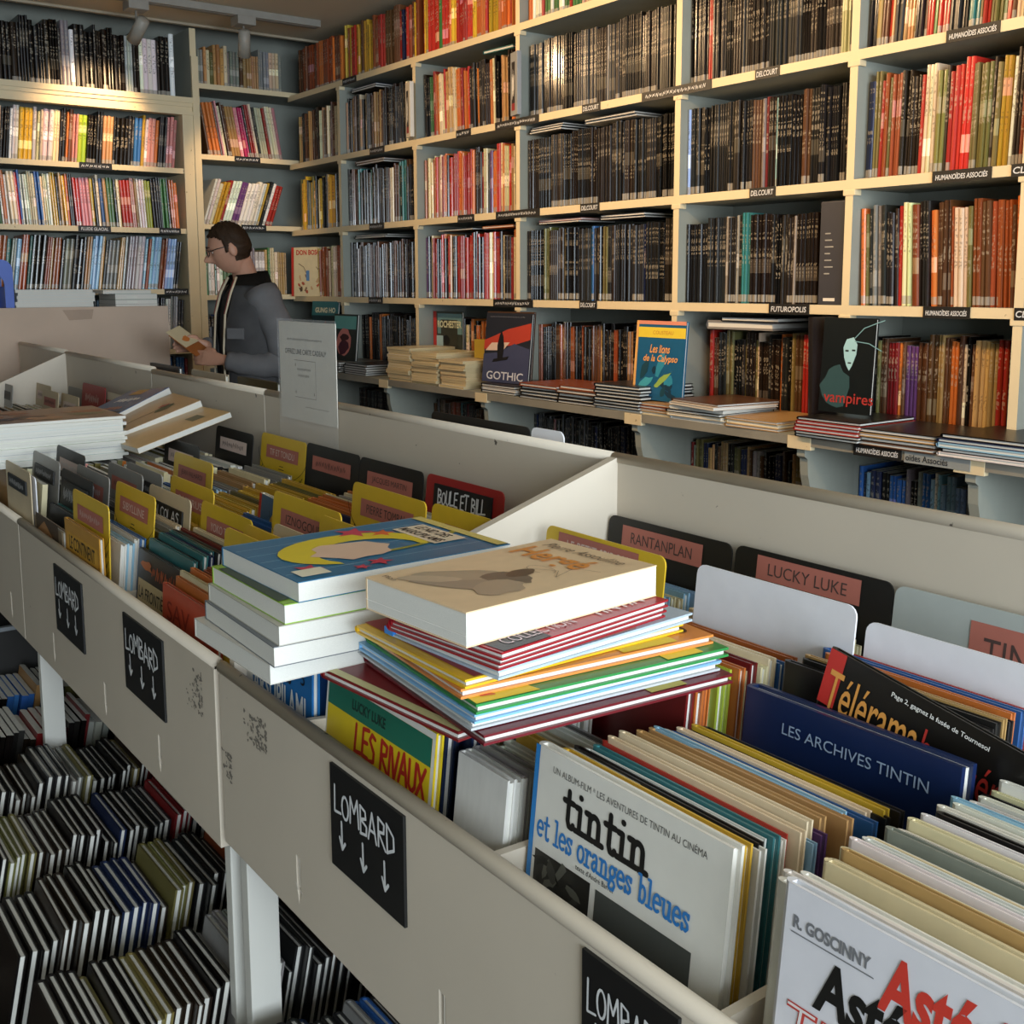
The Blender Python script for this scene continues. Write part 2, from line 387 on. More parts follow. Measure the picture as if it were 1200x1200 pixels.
def shelf_row(origin, length, rotz, palette, h=(.27, .32), t=(.008, .014), depth=.21, name=None, place='', group='', lean=0.0, gap=0.0, stuff=None, runs=True, headroom=.36):
    """books side by side along local +x from origin (spines facing local -y)"""
    x = 0.0; base = Matrix.Translation(origin) @ Matrix.Rotation(rotz, 4, 'Z')
    run = 0; cname = None; hh = tt = 0
    while True:
        if run <= 0:
            cname = pick(palette); run = RN.choice([2, 3, 5, 8]) if cname in ('black', 'dark brown', 'charcoal') and 'black:8' in palette else RN.choice([1, 1, 1, 1, 2, 2, 3])
            hh = RN.uniform(*h); tt = RN.uniform(*t); rr_ = RN.random(); bc_ = vary(PAL[cname], .3)
        run -= 1
        th = tt * RN.uniform(.92, 1.08); bh = hh * RN.uniform(.992, 1.005)
        ln = lean + RN.uniform(-.012, .012) * (1 if lean else .3)
        adv = th / max(.5, math.cos(ln)) + RN.uniform(0, .0012)
        if x + adv + abs(math.sin(lean)) * bh > length: break
        rnd = rr_; col = [q * RN.uniform(.93, 1.07) for q in bc_]
        dy = RN.uniform(0, .012)
        off = math.sin(-ln) * bh if ln < 0 else 0
        m = base @ Matrix.Translation((x + off, dy, th * abs(math.sin(ln)) if ln > 0 else 0)) @ Matrix.Rotation(ln, 4, 'Y')
        if stuff is not None:
            stuff.add(m @ Matrix.Diagonal((th, depth, bh, 1)), (*col, rnd))
        else:
            o = bpy.data.objects.new(name, SPINE_ME); COL.objects.link(o)
            o.matrix_world = m @ Matrix.Diagonal((th, depth, bh, 1))
            o.color = (*col, rnd)
            tag(o, '%s %s %s' % (cname, name.replace('_', ' '), place), 'book', group)
        x += adv + gap

# ------------------------------------------------------------------ detailed albums
def _cover_unit():
    """hardcover case: x width with the spine at 0, y thickness (front board at 0), z height"""
    B = .25; V, Fc = [], []
    for b in ((.012, 1, 0, B, 0, 1), (.012, 1, 1 - B, 1, 0, 1)):
        v, f = box_vf(*b, n=len(V)); V += v; Fc += f
    sp = [(.014, 0), (.004, .1), (-.006, .32), (-.008, .5), (-.006, .68), (.004, .9), (.014, 1)]
    n0 = len(V); m = len(sp)
    V += [(a, b, z) for z in (0, 1) for a, b in sp] + [(.016, b, z) for z in (0, 1) for b in (0.02, .98)]
    for i in range(m - 1): Fc.append((n0 + i + 1, n0 + i, n0 + i + m, n0 + i + 1 + m))
    q = n0 + 2 * m
    Fc.append((q, q + 1, q + 3, q + 2))
    Fc.append(tuple([n0 + m + i for i in range(m)][::-1] + [q + 2, q + 3]))
    return V, Fc
CU_V, CU_F = _cover_unit()
COVER_ME = mesh('album_case', CU_V, CU_F, COVER)
_v, _f = box_vf(.014, .985, .24, .76, .01, .988)
PAGE_ME = mesh('page_block', _v, _f, PAGES)
def album(name, label, cat, loc, w, t, h, col, rot=(0, 0, 0), group=None, empty_only=False):
    r = thing(name, label, cat, loc, rot, group)
    c = obj('cover', COVER_ME, r, scale=(w, t, h)); c.color = (*col, RN.random())
    obj('page_block', PAGE_ME, r, scale=(w, t, h))
    return r
NB = [0]
def fill(f0, f1, b0, b1, y0, y1, pal, place, group, ztop=1.03, lean=9, h=(.315, .345), t=(.009, .016), wmax=.262, stuff=None, yf=.6, yb=1.24, jz=.008, left=True, wpal=None, slope=0.0):
    """albums one behind the other in a bin compartment whose sides run from f0/f1 at the front to b0/b1 at the back"""
    y = y0; run = 0; L = math.radians(lean); nseq = 0
    while True:
        if run <= 0:
            cname = pick(pal) if isinstance(pal, str) else pal[nseq % len(pal)]; nseq += 1; run = RN.choice([1, 1, 1, 2, 2]) if isinstance(pal, str) else 1; hh = RN.uniform(*h); tt = RN.uniform(*t)
        run -= 1
        th = tt * RN.uniform(.9, 1.1)
        if y + th > y1: break
        k = (y - yf) / (yb - yf); xl = f0 + (b0 - f0) * k; xr = f1 + (b1 - f1) * k
        w = min(wmax, xr - xl - .012) * RN.uniform(.9, 1.0)
        x = xl + .005 + RN.uniform(0, .012) if left else xr - w - .006 - RN.uniform(0, .012)
        zt = ztop + RN.uniform(-jz, jz) + slope * (y - .6)
        ln = -L + RN.uniform(-.006, .006)
        zb = zt - hh * math.cos(L); yb_ = y - hh * math.sin(L)
        col = vary(PAL[cname])
        if stuff is not None:
            m = Matrix.Translation((x, yb_, zb)) @ Matrix.Rotation(ln, 4, 'X') @ Matrix(((0, w, 0, 0), (th, 0, 0, 0), (0, 0, hh, 0), (0, 0, 0, 1)))
            stuff.add(m, (*col, RN.random()))
        else:
            album('hardcover_album', '%s album %s' % (cname, place), 'book', (x, yb_, zb), w, th, hh, col, (ln, 0, RN.uniform(-.006, .006)), group)
            NB[0] += 1
        y += th / math.cos(L) + RN.uniform(0, .0015)
    return y

# ================================================================== THE ROOM
XE, YB, ZC = -6.15, 2.9, 2.92          # shelf fronts on the end wall, shelf fronts on the long wall, ceiling
structure(box('floor', -6.6, 3.0, -1.8, 3.3, -.1, 0, FLOORM))
structure(box('ceiling', XE + .03, 3.0, -1.8, 3.3, ZC, ZC + .1, CEILP))
structure(box('trim_1', XE, XE + .03, -1.8, 3.3, ZC - .012, ZC + .25, pm('trim_paint', '#b9ad97', .8)))
structure(box('wall_end', -6.6, -6.45, -1.8, 3.3, 0, 3.2, DARKP))
structure(box('wall_back', -6.45, 3.0, 3.2, 3.3, 0, 3.2, WALLP))
structure(box('wall_left', -6.45, 3.0, -1.9, -1.8, 0, 3.2, WALLP))
structure(box('ceiling_recess', -6.45, XE, -1.8, 3.2, 3.1, 3.2, DARKP))
# shop front (behind the photographer): wall around one big window
fr = boxes('wall_front', [(2.85, 3.0, -1.8, -1.72, 0, ZC), (2.85, 3.0, 2.42, 3.2, 0, ZC), (2.85, 3.0, -1.72, 2.42, 0, .72), (2.85, 3.0, -1.72, 2.42, 2.75, ZC)], WALLP)
structure(fr)
wf = boxes('window_1', [(2.83, 2.9, -1.72, -1.66, .72, 2.75), (2.83, 2.9, 2.36, 2.42, .72, 2.75), (2.83, 2.9, -1.66, 2.36, .72, .78), (2.83, 2.9, -1.66, 2.36, 2.69, 2.75), (2.83, 2.9, .32, .38, .78, 2.69)], pm('window_frame_paint', '#3d4440', .5))
structure(wf)
added_door = boxes('added_door_1', [(.3, .4, -1.8, -1.76, 0, 2.55), (1.8, 1.9, -1.8, -1.76, 0, 2.55), (.4, 1.8, -1.8, -1.76, 2.45, 2.55), (.4, 1.8, -1.8, -1.775, 0, 2.45)], pm('window_frame_paint', '#3d4440', .5))  # added door, out of view; put in as a daylight opening, now solid
structure(added_door)

# ------------------------------------------------------------------ track lights
RAILM = pm('track_white', '#8f8b82', .6)
HEADM = pm('lamp_white', '#9a958a', .5)
BULB = pm('lamp_bulb', '#ffd9a0', .4, 0, emit=6)
rail = thing('track_rail', 'white lighting track running along the ceiling near the end wall', 'light track', (-5.68, 0, ZC))
boxes('rail', [(-.035, .035, 1.1, 2.86, -.035, 0)], RAILM, rail)
boxes('groove', [(-.012, .012, 1.12, 2.84, -.037, -.033)], pm('track_groove', '#77746c', .6), rail)
def spot(loc, target, label, energy, size=70, blend=.7, group=None, col=(1.0, .66, .35), soft=.05, lname='lamp_light'):
    r = thing('track_spotlight', label, 'spotlight', loc, group=group)
    d = (Vector(target) - Vector(loc) - Vector((0, 0, -.15))).normalized()
    box('adapter', -.05, .05, -.05, .05, -.045, 0, RAILM, r, bev=.006)
    bm = bmesh.new(); tube_bm(bm, [(0, 0, -.04), (0, 0, -.13)], [.006, .006], 8); bm_obj('stem', bm, RAILM, r)
    q = d.to_track_quat('-Z', 'Y').to_euler(); hp = Vector((0, 0, -.15))
    bm = bmesh.new(); tube_bm(bm, [(0, 0, .09), (0, 0, .085), (0, 0, -.05), (0, 0, -.052), (0, 0, -.03)], [.014, .03, .033, .03, .027], 20)
    hd = bm_obj('lamp_head', bm, HEADM, r, loc=hp, rot=q)
    bm = bmesh.new(); tube_bm(bm, [(0, 0, -.045), (0, 0, -.049)], [.026, .026], 16); bm_obj('bulb', bm, BULB, hd)
    l = bpy.data.lights.new(lname, 'SPOT'); l.energy = energy; l.color = col; l.spot_size = math.radians(size); l.spot_blend = blend; l.shadow_soft_size = soft
    lo = bpy.data.objects.new(lname, l); COL.objects.link(lo); lo.parent = r; lo.location = hp + d * .06; lo.rotation_euler = q
    return r
spot((-5.68, 1.87, ZC - .035), (-6.2, 1.75, 2.3), 'white spotlight on the track turned to the cornice bookcase', 26, 75)
spot((-5.68, 2.43, ZC - .035), (-6.2, 2.6, 1.7), 'white spotlight on the track turned to the corner shelves', 16, 70)
for k, (sx, tx, tz, e) in enumerate([(-4.5, -3.9, 2.1, 66), (-3.5, -3.0, 2.15, 62), (-2.1, -2.15, 2.1, 60), (-.8, -1.3, 1.8, 42)]):
    spot((sx, 1.2, ZC), (tx, 2.95, tz), 'white ceiling spotlight turned to the long wall of shelves', e, 95, .8, 'ceiling spotlights above the bins', lname='wall_lamp_%d_offscreen' % (k + 1))


# ================================================================== LONG WALL BOOKCASE
XBAY = [-6.15, -5.54, -4.75, -3.905, -2.94, -2.187, -1.62, -.95]
ZS = [2.59, 2.20, 1.815, 1.43]; LEDGE = 1.035; LOW = .63
EDGE = [1, 1, 0, 1, 1, 1]; EM = [SHELFP, SHELFG]
bc = thing('wall_bookcase', 'long cream wall bookcase packed with comic albums above a display ledge', 'bookcase', (0, YB, 0))
TH = .03
for z in ZS: box('shelf', XBAY[0] - .02, XBAY[-1], 0, .29, z - TH, z, EM, bc, mi=EDGE)
box('display_ledge', XBAY[0] - .02, XBAY[-1], -.2, .29, LEDGE - TH, LEDGE, [pm('ledge_grey_paint', '#8a867a', .7, .2, 7), SHELFG], bc, mi=EDGE)
box('shelf', XBAY[0] - .02, XBAY[-1], .05, .29, LOW - TH, LOW, [SHELFG, SHELFG], bc)
box('back_panel', XBAY[0] - .02, XBAY[-1], .285, .3, 0, ZC, BACKG, bc)
box('plinth', XBAY[0], XBAY[-1], .08, .28, 0, LOW - TH, BACKG, bc)
levels = [LEDGE, ZS[3], ZS[2], ZS[1], ZS[0]]
for i, x in enumerate(XBAY):
    for lo, hi in zip(levels, levels[1:]):
        if i == 0: continue
        y0 = 0.0
        box('upright', x - .014, x + .014, y0, .29, lo, hi - TH, EM, bc, mi=EDGE)
        box('upright_cap', x - .022, x + .022, y0 - .003, .03, hi - TH - .018, hi - TH, SHELFP, bc, bev=.003)
    if i: box('upright', x - .014, x + .014, .05, .29, LOW, LEDGE - TH, [SHELFG, SHELFG], bc)
    if i in (3, 7): box('upright', x - .014, x + .014, 0, .29, ZS[0], ZC - .02, EM, bc, mi=EDGE)
    if i:
        prof = [(-.19, LEDGE - TH), (-.19, LEDGE - TH - .035), (-.175, LEDGE - TH - .045)] + [(.06 - .235 * math.cos(t * PI / 16), LEDGE - TH - .05 - .24 * math.sin(t * PI / 16)) for t in range(0, 9)] + [(.06, LEDGE - TH)]
        box('edge_cap', x - .045, x + .045, -.2015, -.18, LEDGE - TH - .012, LEDGE - .002, SHELFP, bc, bev=.002)
        prism('bracket', prof, .03, SHELFG, bc, plane='yz', loc=(x - .015, 0, 0))

ROW = {'T': (ZS[0], 'on the top shelf'), 'R1': (ZS[1], 'on the second shelf down'), 'R2': (ZS[2], 'on the third shelf down'), 'R3': (ZS[3], 'on the fourth shelf down'), 'R4': (LEDGE, 'on the ledge'), 'R5': (LOW, 'under the ledge')}
BAYN = ['corner bay', 'bay beside the corner bay', 'bay of red spines', 'wide bay of black spines', 'bay above the diver album', 'bay above the pale-faced album', 'last bay']
DK = 'black:8 dark_brown:5 charcoal:4 grey:.5'
SPEC = {  # (bay, row): palette, heights, thickness, lean
 (0, 'T'): ('rust:6 brown:4 orange:1', (.24, .27), (.014, .03), 0), (1, 'T'): ('rust:4 brown:3 red:4 yellow:2 dark_brown:1 navy:.5', (.25, .29), (.014, .026), 0),
 (2, 'T'): ('red:6 orange:4 yellow:5 green:1 charcoal:1', (.26, .29), (.014, .024), 0), (3, 'T'): ('red:4 yellow:3 green:3 orange:3 white:2', (.26, .29), (.013, .02), 0),
 (4, 'T'): ('white:3 cream:3 red:2 charcoal:2', (.25, .29), (.012, .02), 0), (5, 'T'): ('charcoal:3 cream:3 brown:2', (.25, .29), (.012, .02), 0),
 (0, 'R1'): ('cream:4 charcoal:3 tan:2 brown:3 dark_brown:2', (.26, .31), (.01, .022), 0), (1, 'R1'): ('dark_brown:6 black:5 cream:1 tan:1 brown:2', (.27, .31), (.009, .016), 0),
 (2, 'R1'): ('orange:4 tan:3 dark_brown:5 red:3 black:4 cream:2 green:.4', (.27, .31), (.009, .016), -.03), (3, 'R1'): (DK, (.29, .31), (.009, .012), 0),
 (4, 'R1'): (DK + ' cream:.4 red:.3', (.30, .32), (.009, .012), 0), (5, 'R1'): ('charcoal:4 olive:3 cream:3 brown:3 tan:2 green:1 teal:1 red:1', (.29, .31), (.009, .014), .04), (6, 'R1'): (DK, (.29, .31), (.009, .012), 0),
 (0, 'R2'): ('yellow:6 olive:3 black:2 white:1', (.26, .31), (.012, .024), 0), (1, 'R2'): ('dark_brown:5 black:5 brown:3 teal:1 cream:1', (.27, .31), (.009, .015), 0),
 (2, 'R2'): ('red:6 orange:4 tan:2 purple:2 dark_brown:3 cream:2 light_blue:.6', (.27, .31), (.009, .015), 0), (3, 'R2'): (DK + ' red:.5 cream:.4 rust:.5 navy:.5', (.29, .31), (.009, .012), 0),
 (4, 'R2'): (DK + ' orange:.35 light_blue:.35 dark_red:.6 brown:1', (.29, .31), (.009, .012), 0), (5, 'R2'): ('cream:4 dark_brown:4 red:3 olive:3 yellow:1 navy:1 tan:2 teal:1 rust:2 white:1 purple:.6', (.28, .32), (.009, .014), .02), (6, 'R2'): ('cream:3 green:1 dark_brown:4 red:1 tan:2', (.29, .31), (.009, .014), 0),
 (0, 'R3'): ('pink:2 cream:3 brown:3 tan:2 rust:2 teal:.5', (.25, .29), (.012, .022), 0), (1, 'R3'): ('dark_brown:6 black:5 brown:3 red:1 cream:.6', (.26, .30), (.009, .014), 0),
 (2, 'R3'): ('black:4 red:5 cream:3 orange:2 teal:1 tan:2 purple:1 dark_brown:3', (.27, .31), (.009, .015), 0), (3, 'R3'): (DK + ' olive:2 navy:1 blue:.3 cream:.3', (.29, .31), (.009, .012), 0),
 (4, 'R3'): (DK + ' grey:1 navy:1 teal:.6 tan:.6 light_blue:.4', (.28, .31), (.009, .013), 0), (5, 'R3'): ('orange:3 red:2 dark_brown:5 cream:3 charcoal:4 rust:3 brown:3 olive:2 dark_red:2 grey:1 teal:.5', (.28, .31), (.009, .015), -.035), (6, 'R3'): ('rust:3 brown:3 black:3 cream:2', (.28, .31), (.009, .014), 0),
 (0, 'R4'): ('black:3 dark_brown:3 brown:1', (.25, .3), (.012, .02), 0), (1, 'R4'): ('black:6 dark_brown:4 brown:1 orange:.6', (.27, .31), (.012, .02), 0),
 (2, 'R4'): ('cream:3 orange:2 brown:3 black:3', (.26, .3), (.012, .02), 0), (3, 'R4'): ('black:5 brown:4 tan:2 dark_brown:4 lime:.5 cream:1 rust:1', (.27, .31), (.009, .014), 0),
 (4, 'R4'): ('brown:3 olive:3 red:2 black:3 cream:2 green:1 orange:1 dark_brown:3 charcoal:2', (.26, .3), (.009, .015), 0), (5, 'R4'): ('olive:2 black:4 cream:3 orange:2 brown:3 purple:1 red:1 lime:1 tan:2 charcoal:2 dark_red:1', (.27, .31), (.009, .015), 0), (6, 'R4'): ('tan:3 brown:3 black:3', (.27, .3), (.009, .014), 0),
 (0, 'R5'): (DK, (.27, .3), (.012, .02), 0), (1, 'R5'): (DK, (.27, .3), (.012, .02), 0), (2, 'R5'): ('dark_red:3 brown:3 teal:2 dark_brown:4 rust:2 black:3', (.27, .3), (.012, .02), 0), (3, 'R5'): ('black:9 charcoal:4 navy:1 dark_red:.5 grey:.4', (.28, .31), (.01, .016), 0),
 (4, 'R5'): ('black:4 navy:2 brown:3 tan:2 olive:2 grey:2 dark_red:1', (.26, .3), (.01, .016), 0), (5, 'R5'): ('blue:5 light_blue:8 navy:2 white:3 black:1 grey:2 dark_red:.5', (.26, .3), (.01, .018), 0), (6, 'R5'): ('black:4 white:1 charcoal:3', (.26, .3), (.01, .018), 0),
}
INDIV = {(5, r) for r in ('R1', 'R2', 'R3', 'R4', 'R5')} | {(4, 'R3'), (4, 'R4')}
FROM = {(4, 'R3'): .0, (4, 'R4'): .06, (5, 'R4'): .02}
TO = {(4, 'R3'): .115}
for (b, r), (pal, hh, tt, ln) in SPEC.items():
    x0, x1 = XBAY[b] + .017, XBAY[b + 1] - .017
    if b == 0: x0 = XE + .03
    x0 += FROM.get((b, r), 0); x1 -= TO.get((b, r), 0)
    y = YB + {'R4': .095, 'R5': .07}.get(r, .03) + RN.uniform(0, .008)
    z, sname = ROW[r]
    ind = (b, r) in INDIV
    shelf_row((x0, y, z), x1 - x0, 0, pal, hh, tt, .175 if r == 'R4' else .2, 'comic_album', '%s, %s' % (sname, BAYN[b]), 'comic albums %s %s' % (sname, BAYN[b]), ln, stuff=None if ind else WALLSTUFF)

# dark slipcase at the end of the fourth shelf, bay over the diver album
sl = thing('slipcase', 'large charcoal slipcase at the end of the black row above the pale-faced album', 'slipcase', (-2.302, YB + .012, ZS[3]))
box('case', 0, .092, 0, .22, 0, .325, C('#34343a', .5), sl, bev=.002)
ribbons('printed_lines', [[(.022, .225 - k * .021), (.04 + .006 * (k % 3), .225 - k * .021)] for k in range(7)], .004, C('#9d9a92'), sl)
patch('logo_patch', rect(.02, .065, .012, .022), C('#d9d2c4'), sl)

# ---- stacks lying on top of rows / on the ledge
def flat_album(name, label, loc, w, l, t, col, rotz=0, group=None, cat='book', tilt=(0, 0), soft=False):
    """album lying flat: x width, y length, z thickness, near-left corner at loc; spine on the -x side"""
    r = thing(name, label, cat, loc, (tilt[0], tilt[1], rotz), group)
    c = obj('cover', COVER_FLAT if not soft else SOFT_FLAT, r, scale=(w, l, t)); c.color = (*col, RN.random())
    obj('page_block', PAGEF_ME if not soft else PAGES_FLAT, r, scale=(w, l, t))
    return r
COVER_FLAT = mesh('album_case_flat', [(x, z, 1 - y) for x, y, z in CU_V], [f[::-1] for f in CU_F], COVER)
COVER_FLAT.validate()
def _fix(me):
    bm = bmesh.new(); bm.from_mesh(me); bmesh.ops.recalc_face_normals(bm, faces=bm.faces); bm.to_mesh(me); bm.free()
_fix(COVER_FLAT); _fix(COVER_ME)
_v, _f = box_vf(.014, .985, .012, .988, .15, .85); PAGEF_ME = mesh('page_block_flat', _v, _f, PAGES)
# softcover: thin wrap, thick block
_v1, _f1 = box_vf(0, 1, 0, 1, .955, 1); _v2, _f2 = box_vf(0, 1, 0, 1, 0, .045, n=8); _v3, _f3 = box_vf(-.006, .008, 0, 1, 0, 1, n=16)
SOFT_FLAT = mesh('paperback_wrap', _v1 + _v2 + _v3, _f1 + _f2 + _f3, COVER)
_v, _f = box_vf(.008, .998, .002, .998, .045, .955); PAGES_FLAT = mesh('paperback_pages', _v, _f, PAGES)

PAGES_OLD = pm('yellowed_pages', '#cdb98e', .85, .2, 120)
def repage(r, m):
    for c in r.children:
        if c.name.startswith('page_block'):
            k = (c.data.name, m.name)
            if k not in RP: RP[k] = c.data.copy(); RP[k].materials[0] = m
            c.data = RP[k]
RP = {}
def ledge_stack(x, w, n, t, cols, label, group, z0=LEDGE, y=2.715, l=.27, rot=0, jit=.006, name='stacked_album', soft=False):
    z = z0
    for k in range(n):
        th = t * RN.uniform(.85, 1.15); cn = cols[k % len(cols)] if isinstance(cols, list) else pick(cols)
        q = flat_album(name, label, (x + RN.uniform(-jit, jit), y + RN.uniform(-jit, jit), z), w, l, th, vary(PAL[cn], .12), rot + RN.uniform(-.02, .02), group, soft=soft)
        if name == 'magazine': repage(q, PAGES_OLD)
        z += th
    return z
def scribble(parent, x, z, w, h, wd, mat, y=-.0009, face='front', n=9, name='lettering'):
    """marks too small to read"""
    lines = []
    for k in range(n):
        a = x + w * k / n; q = w / n
        lines.append([(a, z + h * RN.uniform(0, .3)), (a + q * .25, z + h * RN.uniform(.7, 1)), (a + q * .5, z + h * RN.uniform(0, .4)), (a + q * .7, z + h * RN.uniform(.6, 1))])
    return ribbons(name, lines, wd, mat, parent, y, face)

# ---- ledge: stacks and albums shown face-out
ledge_stack(-5.5, .24, 5, .011, 'charcoal:3 grey:2 black:2', 'dark album in the low stack in front of the rose-figure album', 'dark low stack on the ledge', y=2.72)
ledge_stack(-5.2, .24, 5, .011, 'charcoal:3 dark_red:2 grey:1', 'dark thin album in the stack next to the three cream piles', 'dark low stack next to the cream piles', y=2.72)
ledge_stack(-4.73, .21, 14, .0115, 'cream:6 tan:3 white:3 orange:.6', 'yellowed magazine in the tallest of three cream piles, under the castle album', 'first cream magazine pile', y=2.715, l=.26, jit=.008, name='magazine', soft=True)
ledge_stack(-4.5, .22, 13, .0115, 'cream:5 white:4 tan:2 pink:.6', 'yellowed magazine in the middle one of three cream piles', 'second cream magazine pile', y=2.715, l=.26, jit=.008, name='magazine', soft=True)
ledge_stack(-4.25, .2, 11, .0115, 'cream:5 white:3 tan:3 light_blue:.5', 'yellowed magazine in the cream pile beside the leaning brown album', 'third cream magazine pile', y=2.715, l=.26, jit=.008, name='magazine', soft=True)
ledge_stack(-3.93, .25, 3, .014, ['charcoal', 'white', 'dark brown'], 'white-edged album lying under the sea picture album', 'albums under the sea picture album', y=2.72)
ledge_stack(-3.64, .25, 5, .013, ['charcoal', 'dark brown', 'charcoal', 'black', 'rust'], 'dark album in the brown-topped stack beside the sea picture album', 'brown-topped ledge stack', y=2.71)
ledge_stack(-3.39, .24, 5, .014, ['dark brown', 'black', 'dark brown', 'brown', 'rust'], 'brown album with bright page edges in the middle ledge stack', 'bright-edged ledge stack', y=2.71)
ledge_stack(-3.16, .25, 8, .0125, 'charcoal:3 grey:2 black:2 olive:2', 'thin dark album in the tall stack left of the diver album', 'tall dark ledge stack', y=2.7)
ledge_stack(-2.93, .22, 4, .011, ['cream', 'tan', 'dark red', 'tan'], 'thin album lying under the blue diver album', 'albums under the diver album', y=2.71)
ledge_stack(-2.76, .25, 4, .012, ['white', 'cream', 'dark brown', 'white'], 'pale album in the spread stack right of the diver album', 'pale spread stack', y=2.70, jit=.012)
ledge_stack(-2.74, .25, 2, .01, ['white', 'brown'], 'pale album on top of the spread stack right of the diver album', 'top of the pale spread stack', z0=LEDGE + .05, y=2.70, jit=.012, rot=-.15)
ledge_stack(-2.49, .22, 3, .011, ['tan', 'cream', 'tan'], 'tan album in the low stack before the dark leaning album', 'low tan ledge stack', y=2.7)
ledge_stack(-2.19, .23, 6, .011, ['black', 'charcoal', 'red', 'dark red', 'red', 'black'], 'red or black album stacked in front of the pale-faced album', 'red-edged ledge stack', y=2.68)
ledge_stack(-1.97, .25, 4, .012, ['brown', 'charcoal', 'tan', 'dark brown'], 'brown album in the ledge stack between red-edged and white-edged stacks', 'brown ledge stack', y=2.69)
ledge_stack(-1.70, .27, 5, .013, ['white', 'charcoal', 'light blue', 'navy', 'black'], 'white-edged album in the stack with a black cover on top', 'black-topped ledge stack', y=2.68)
# grey slipcases and thin stacks lying on rows of books
def on_row(x, z, w, n, cols, label, group, t=.01, y=YB + .03, l=.2, rot=0):
    ledge_stack(x, w, n, t, cols, label, group, z0=z, y=y, l=l, rot=rot)
on_row(-2.80, LEDGE + .303, .30, 1, ['grey'], 'thick grey boxed album lying on the books right of the diver album', None, .028)
on_row(-2.74, LEDGE + .331, .26, 1, ['charcoal'], 'second grey boxed album lying on the thick grey one', None, .018)
on_row(-3.86, ZS[1] - .07, .22, 3, 'charcoal:2 black:2 teal:1', 'thin dark album lying on the black row under the second shelf', 'thin albums lying on the black row', .009)
on_row(-3.5, ZS[1] - .068, .3, 2, ['grey', 'charcoal'], 'long grey-edged album lying on the black row', 'long albums lying on the black row', .01)
on_row(-3.8, ZS[2] - .066, .28, 2, ['black', 'pink'], 'album lying on the black row above the sea picture album', 'albums lying on the fourth shelf row', .009)
on_row(-3.4, ZS[2] - .066, .26, 2, ['black', 'charcoal'], 'black album lying flat on the fourth shelf row', 'black albums lying on the fourth shelf row', .01)
on_row(-4.6, ZS[2] - .066, .3, 1, ['charcoal'], 'charcoal album lying on the red spines of the fourth shelf', None, .01)
on_row(-4.22, ZS[2] - .066, .24, 1, ['orange'], 'orange album lying on the red spines of the fourth shelf', None, .012)
on_row(-4.2, ZS[0] - .076, .2, 1, ['teal'], 'teal album lying on the orange and red spines under the top shelf', None, .016, rot=.1)
on_row(-5.45, ZS[0] - .076, .26, 2, ['black', 'navy'], 'dark album lying on the brown row beside the corner bay', 'dark albums lying on the brown row', .012)
on_row(-5.42, ZS[1] - .07, .3, 2, ['dark brown', 'brown'], 'brown album lying on the third shelf row beside the corner bay', 'brown albums lying on the third shelf row', .012)
on_row(-5.44, ZS[2] - .072, .34, 2, ['charcoal', 'black'], 'black album lying on the fourth shelf row beside the corner bay', 'black albums lying beside the corner bay', .01)

def face_out(label, X, y, z, w, h, col, rz=0, lean=-.10, t=.014, name='comic_album'):
    return album(name, label, 'book', (X, y, z), w, t, h, lin(col), (lean, 0, rz))
a = face_out('dark teal album with pale block lettering in the corner bay', -5.86, 2.84, LEDGE + .02, .27, .35, '#16323a', .1)
patch('title_band', rect(.0, .27, .27, .35), C('#2b6a70'), a); letter('GUNG HO', C('#d6d3b4'), a, .035, .285, .21, .03, bold=.04)
patch('picture', [(.09, .03), (.12, .2), (.15, .24), (.19, .16), (.18, .03)], C('#7a2b22'), a)
a = face_out('teal album with a rose-coloured figure picture, in front of dark books', -5.5, 2.80, LEDGE + .055, .25, .25, '#1c2a2a', .05)
patch('picture_sky', rect(.01, .24, .17, .24), C('#5fa09a'), a); patch('picture_disc', blob(.12, .1, .075, .075, 18, .06), C('#c47a72'), a, -.0008)
patch('picture_figure', blob(.12, .07, .05, .045, 12, .2), C('#4a1c30'), a, -.0010); patch('picture_hat', blob(.13, .125, .045, .02, 12, .2), C('#3a1620'), a, -.0010)
a = face_out('grey-green album with a red spine strip and pale title, behind cream piles', -4.73, 2.982, LEDGE, .26, .33, '#3a4038', .0, lean=0)
patch('picture', rect(.0, .03, .0, .33), C('#b8322c'), a); patch('picture', rect(.04, .26, .22, .32), C('#6b8f93'), a); patch('picture_arch', rect(.07, .22, .0, .29), C('#34362c'), a, -.0008)
letter('ROCHESTER', C('#d8d6b0'), a, .04, .25, .215, .035, bold=.03, y=-.0012); patch('picture', rect(.03, .09, .09, .21), C('#a9c6cc'), a, -.0009); patch('picture_dark', blob(.12, .19, .03, .025, 12, .1), C('#0d0d0d'), a, -.0013)
box('yellow_box', 0, .13, 0, .1, 0, .085, C('#b59a33', .5), bev=.002, loc=(-4.19, 2.86, LEDGE + .128))
tag(bpy.data.objects['yellow_box'], 'small mustard yellow box behind the cream magazine piles', 'box')
a = face_out('brown album with white block capitals leaning behind the sea picture album', -4.03, 2.80, LEDGE + .045, .26, .30, '#4a2f1c', .28)
patch('title_block', rect(.06, .25, .21, .27), C('#e2dccb'), a); letter('CYRR', C('#2b1c12'), a, .07, .215, .15, .045, bold=.05, y=-.0012); patch('title_block', rect(.06, .25, .15, .195), C('#e2dccb'), a); letter('MIL', C('#2b1c12'), a, .09, .152, .11, .04, bold=.05, y=-.0012)
a = face_out('album with red sunset sea picture and pale title lettering', -3.985, 2.76, LEDGE + .042, .30, .30, '#22242c', .08)
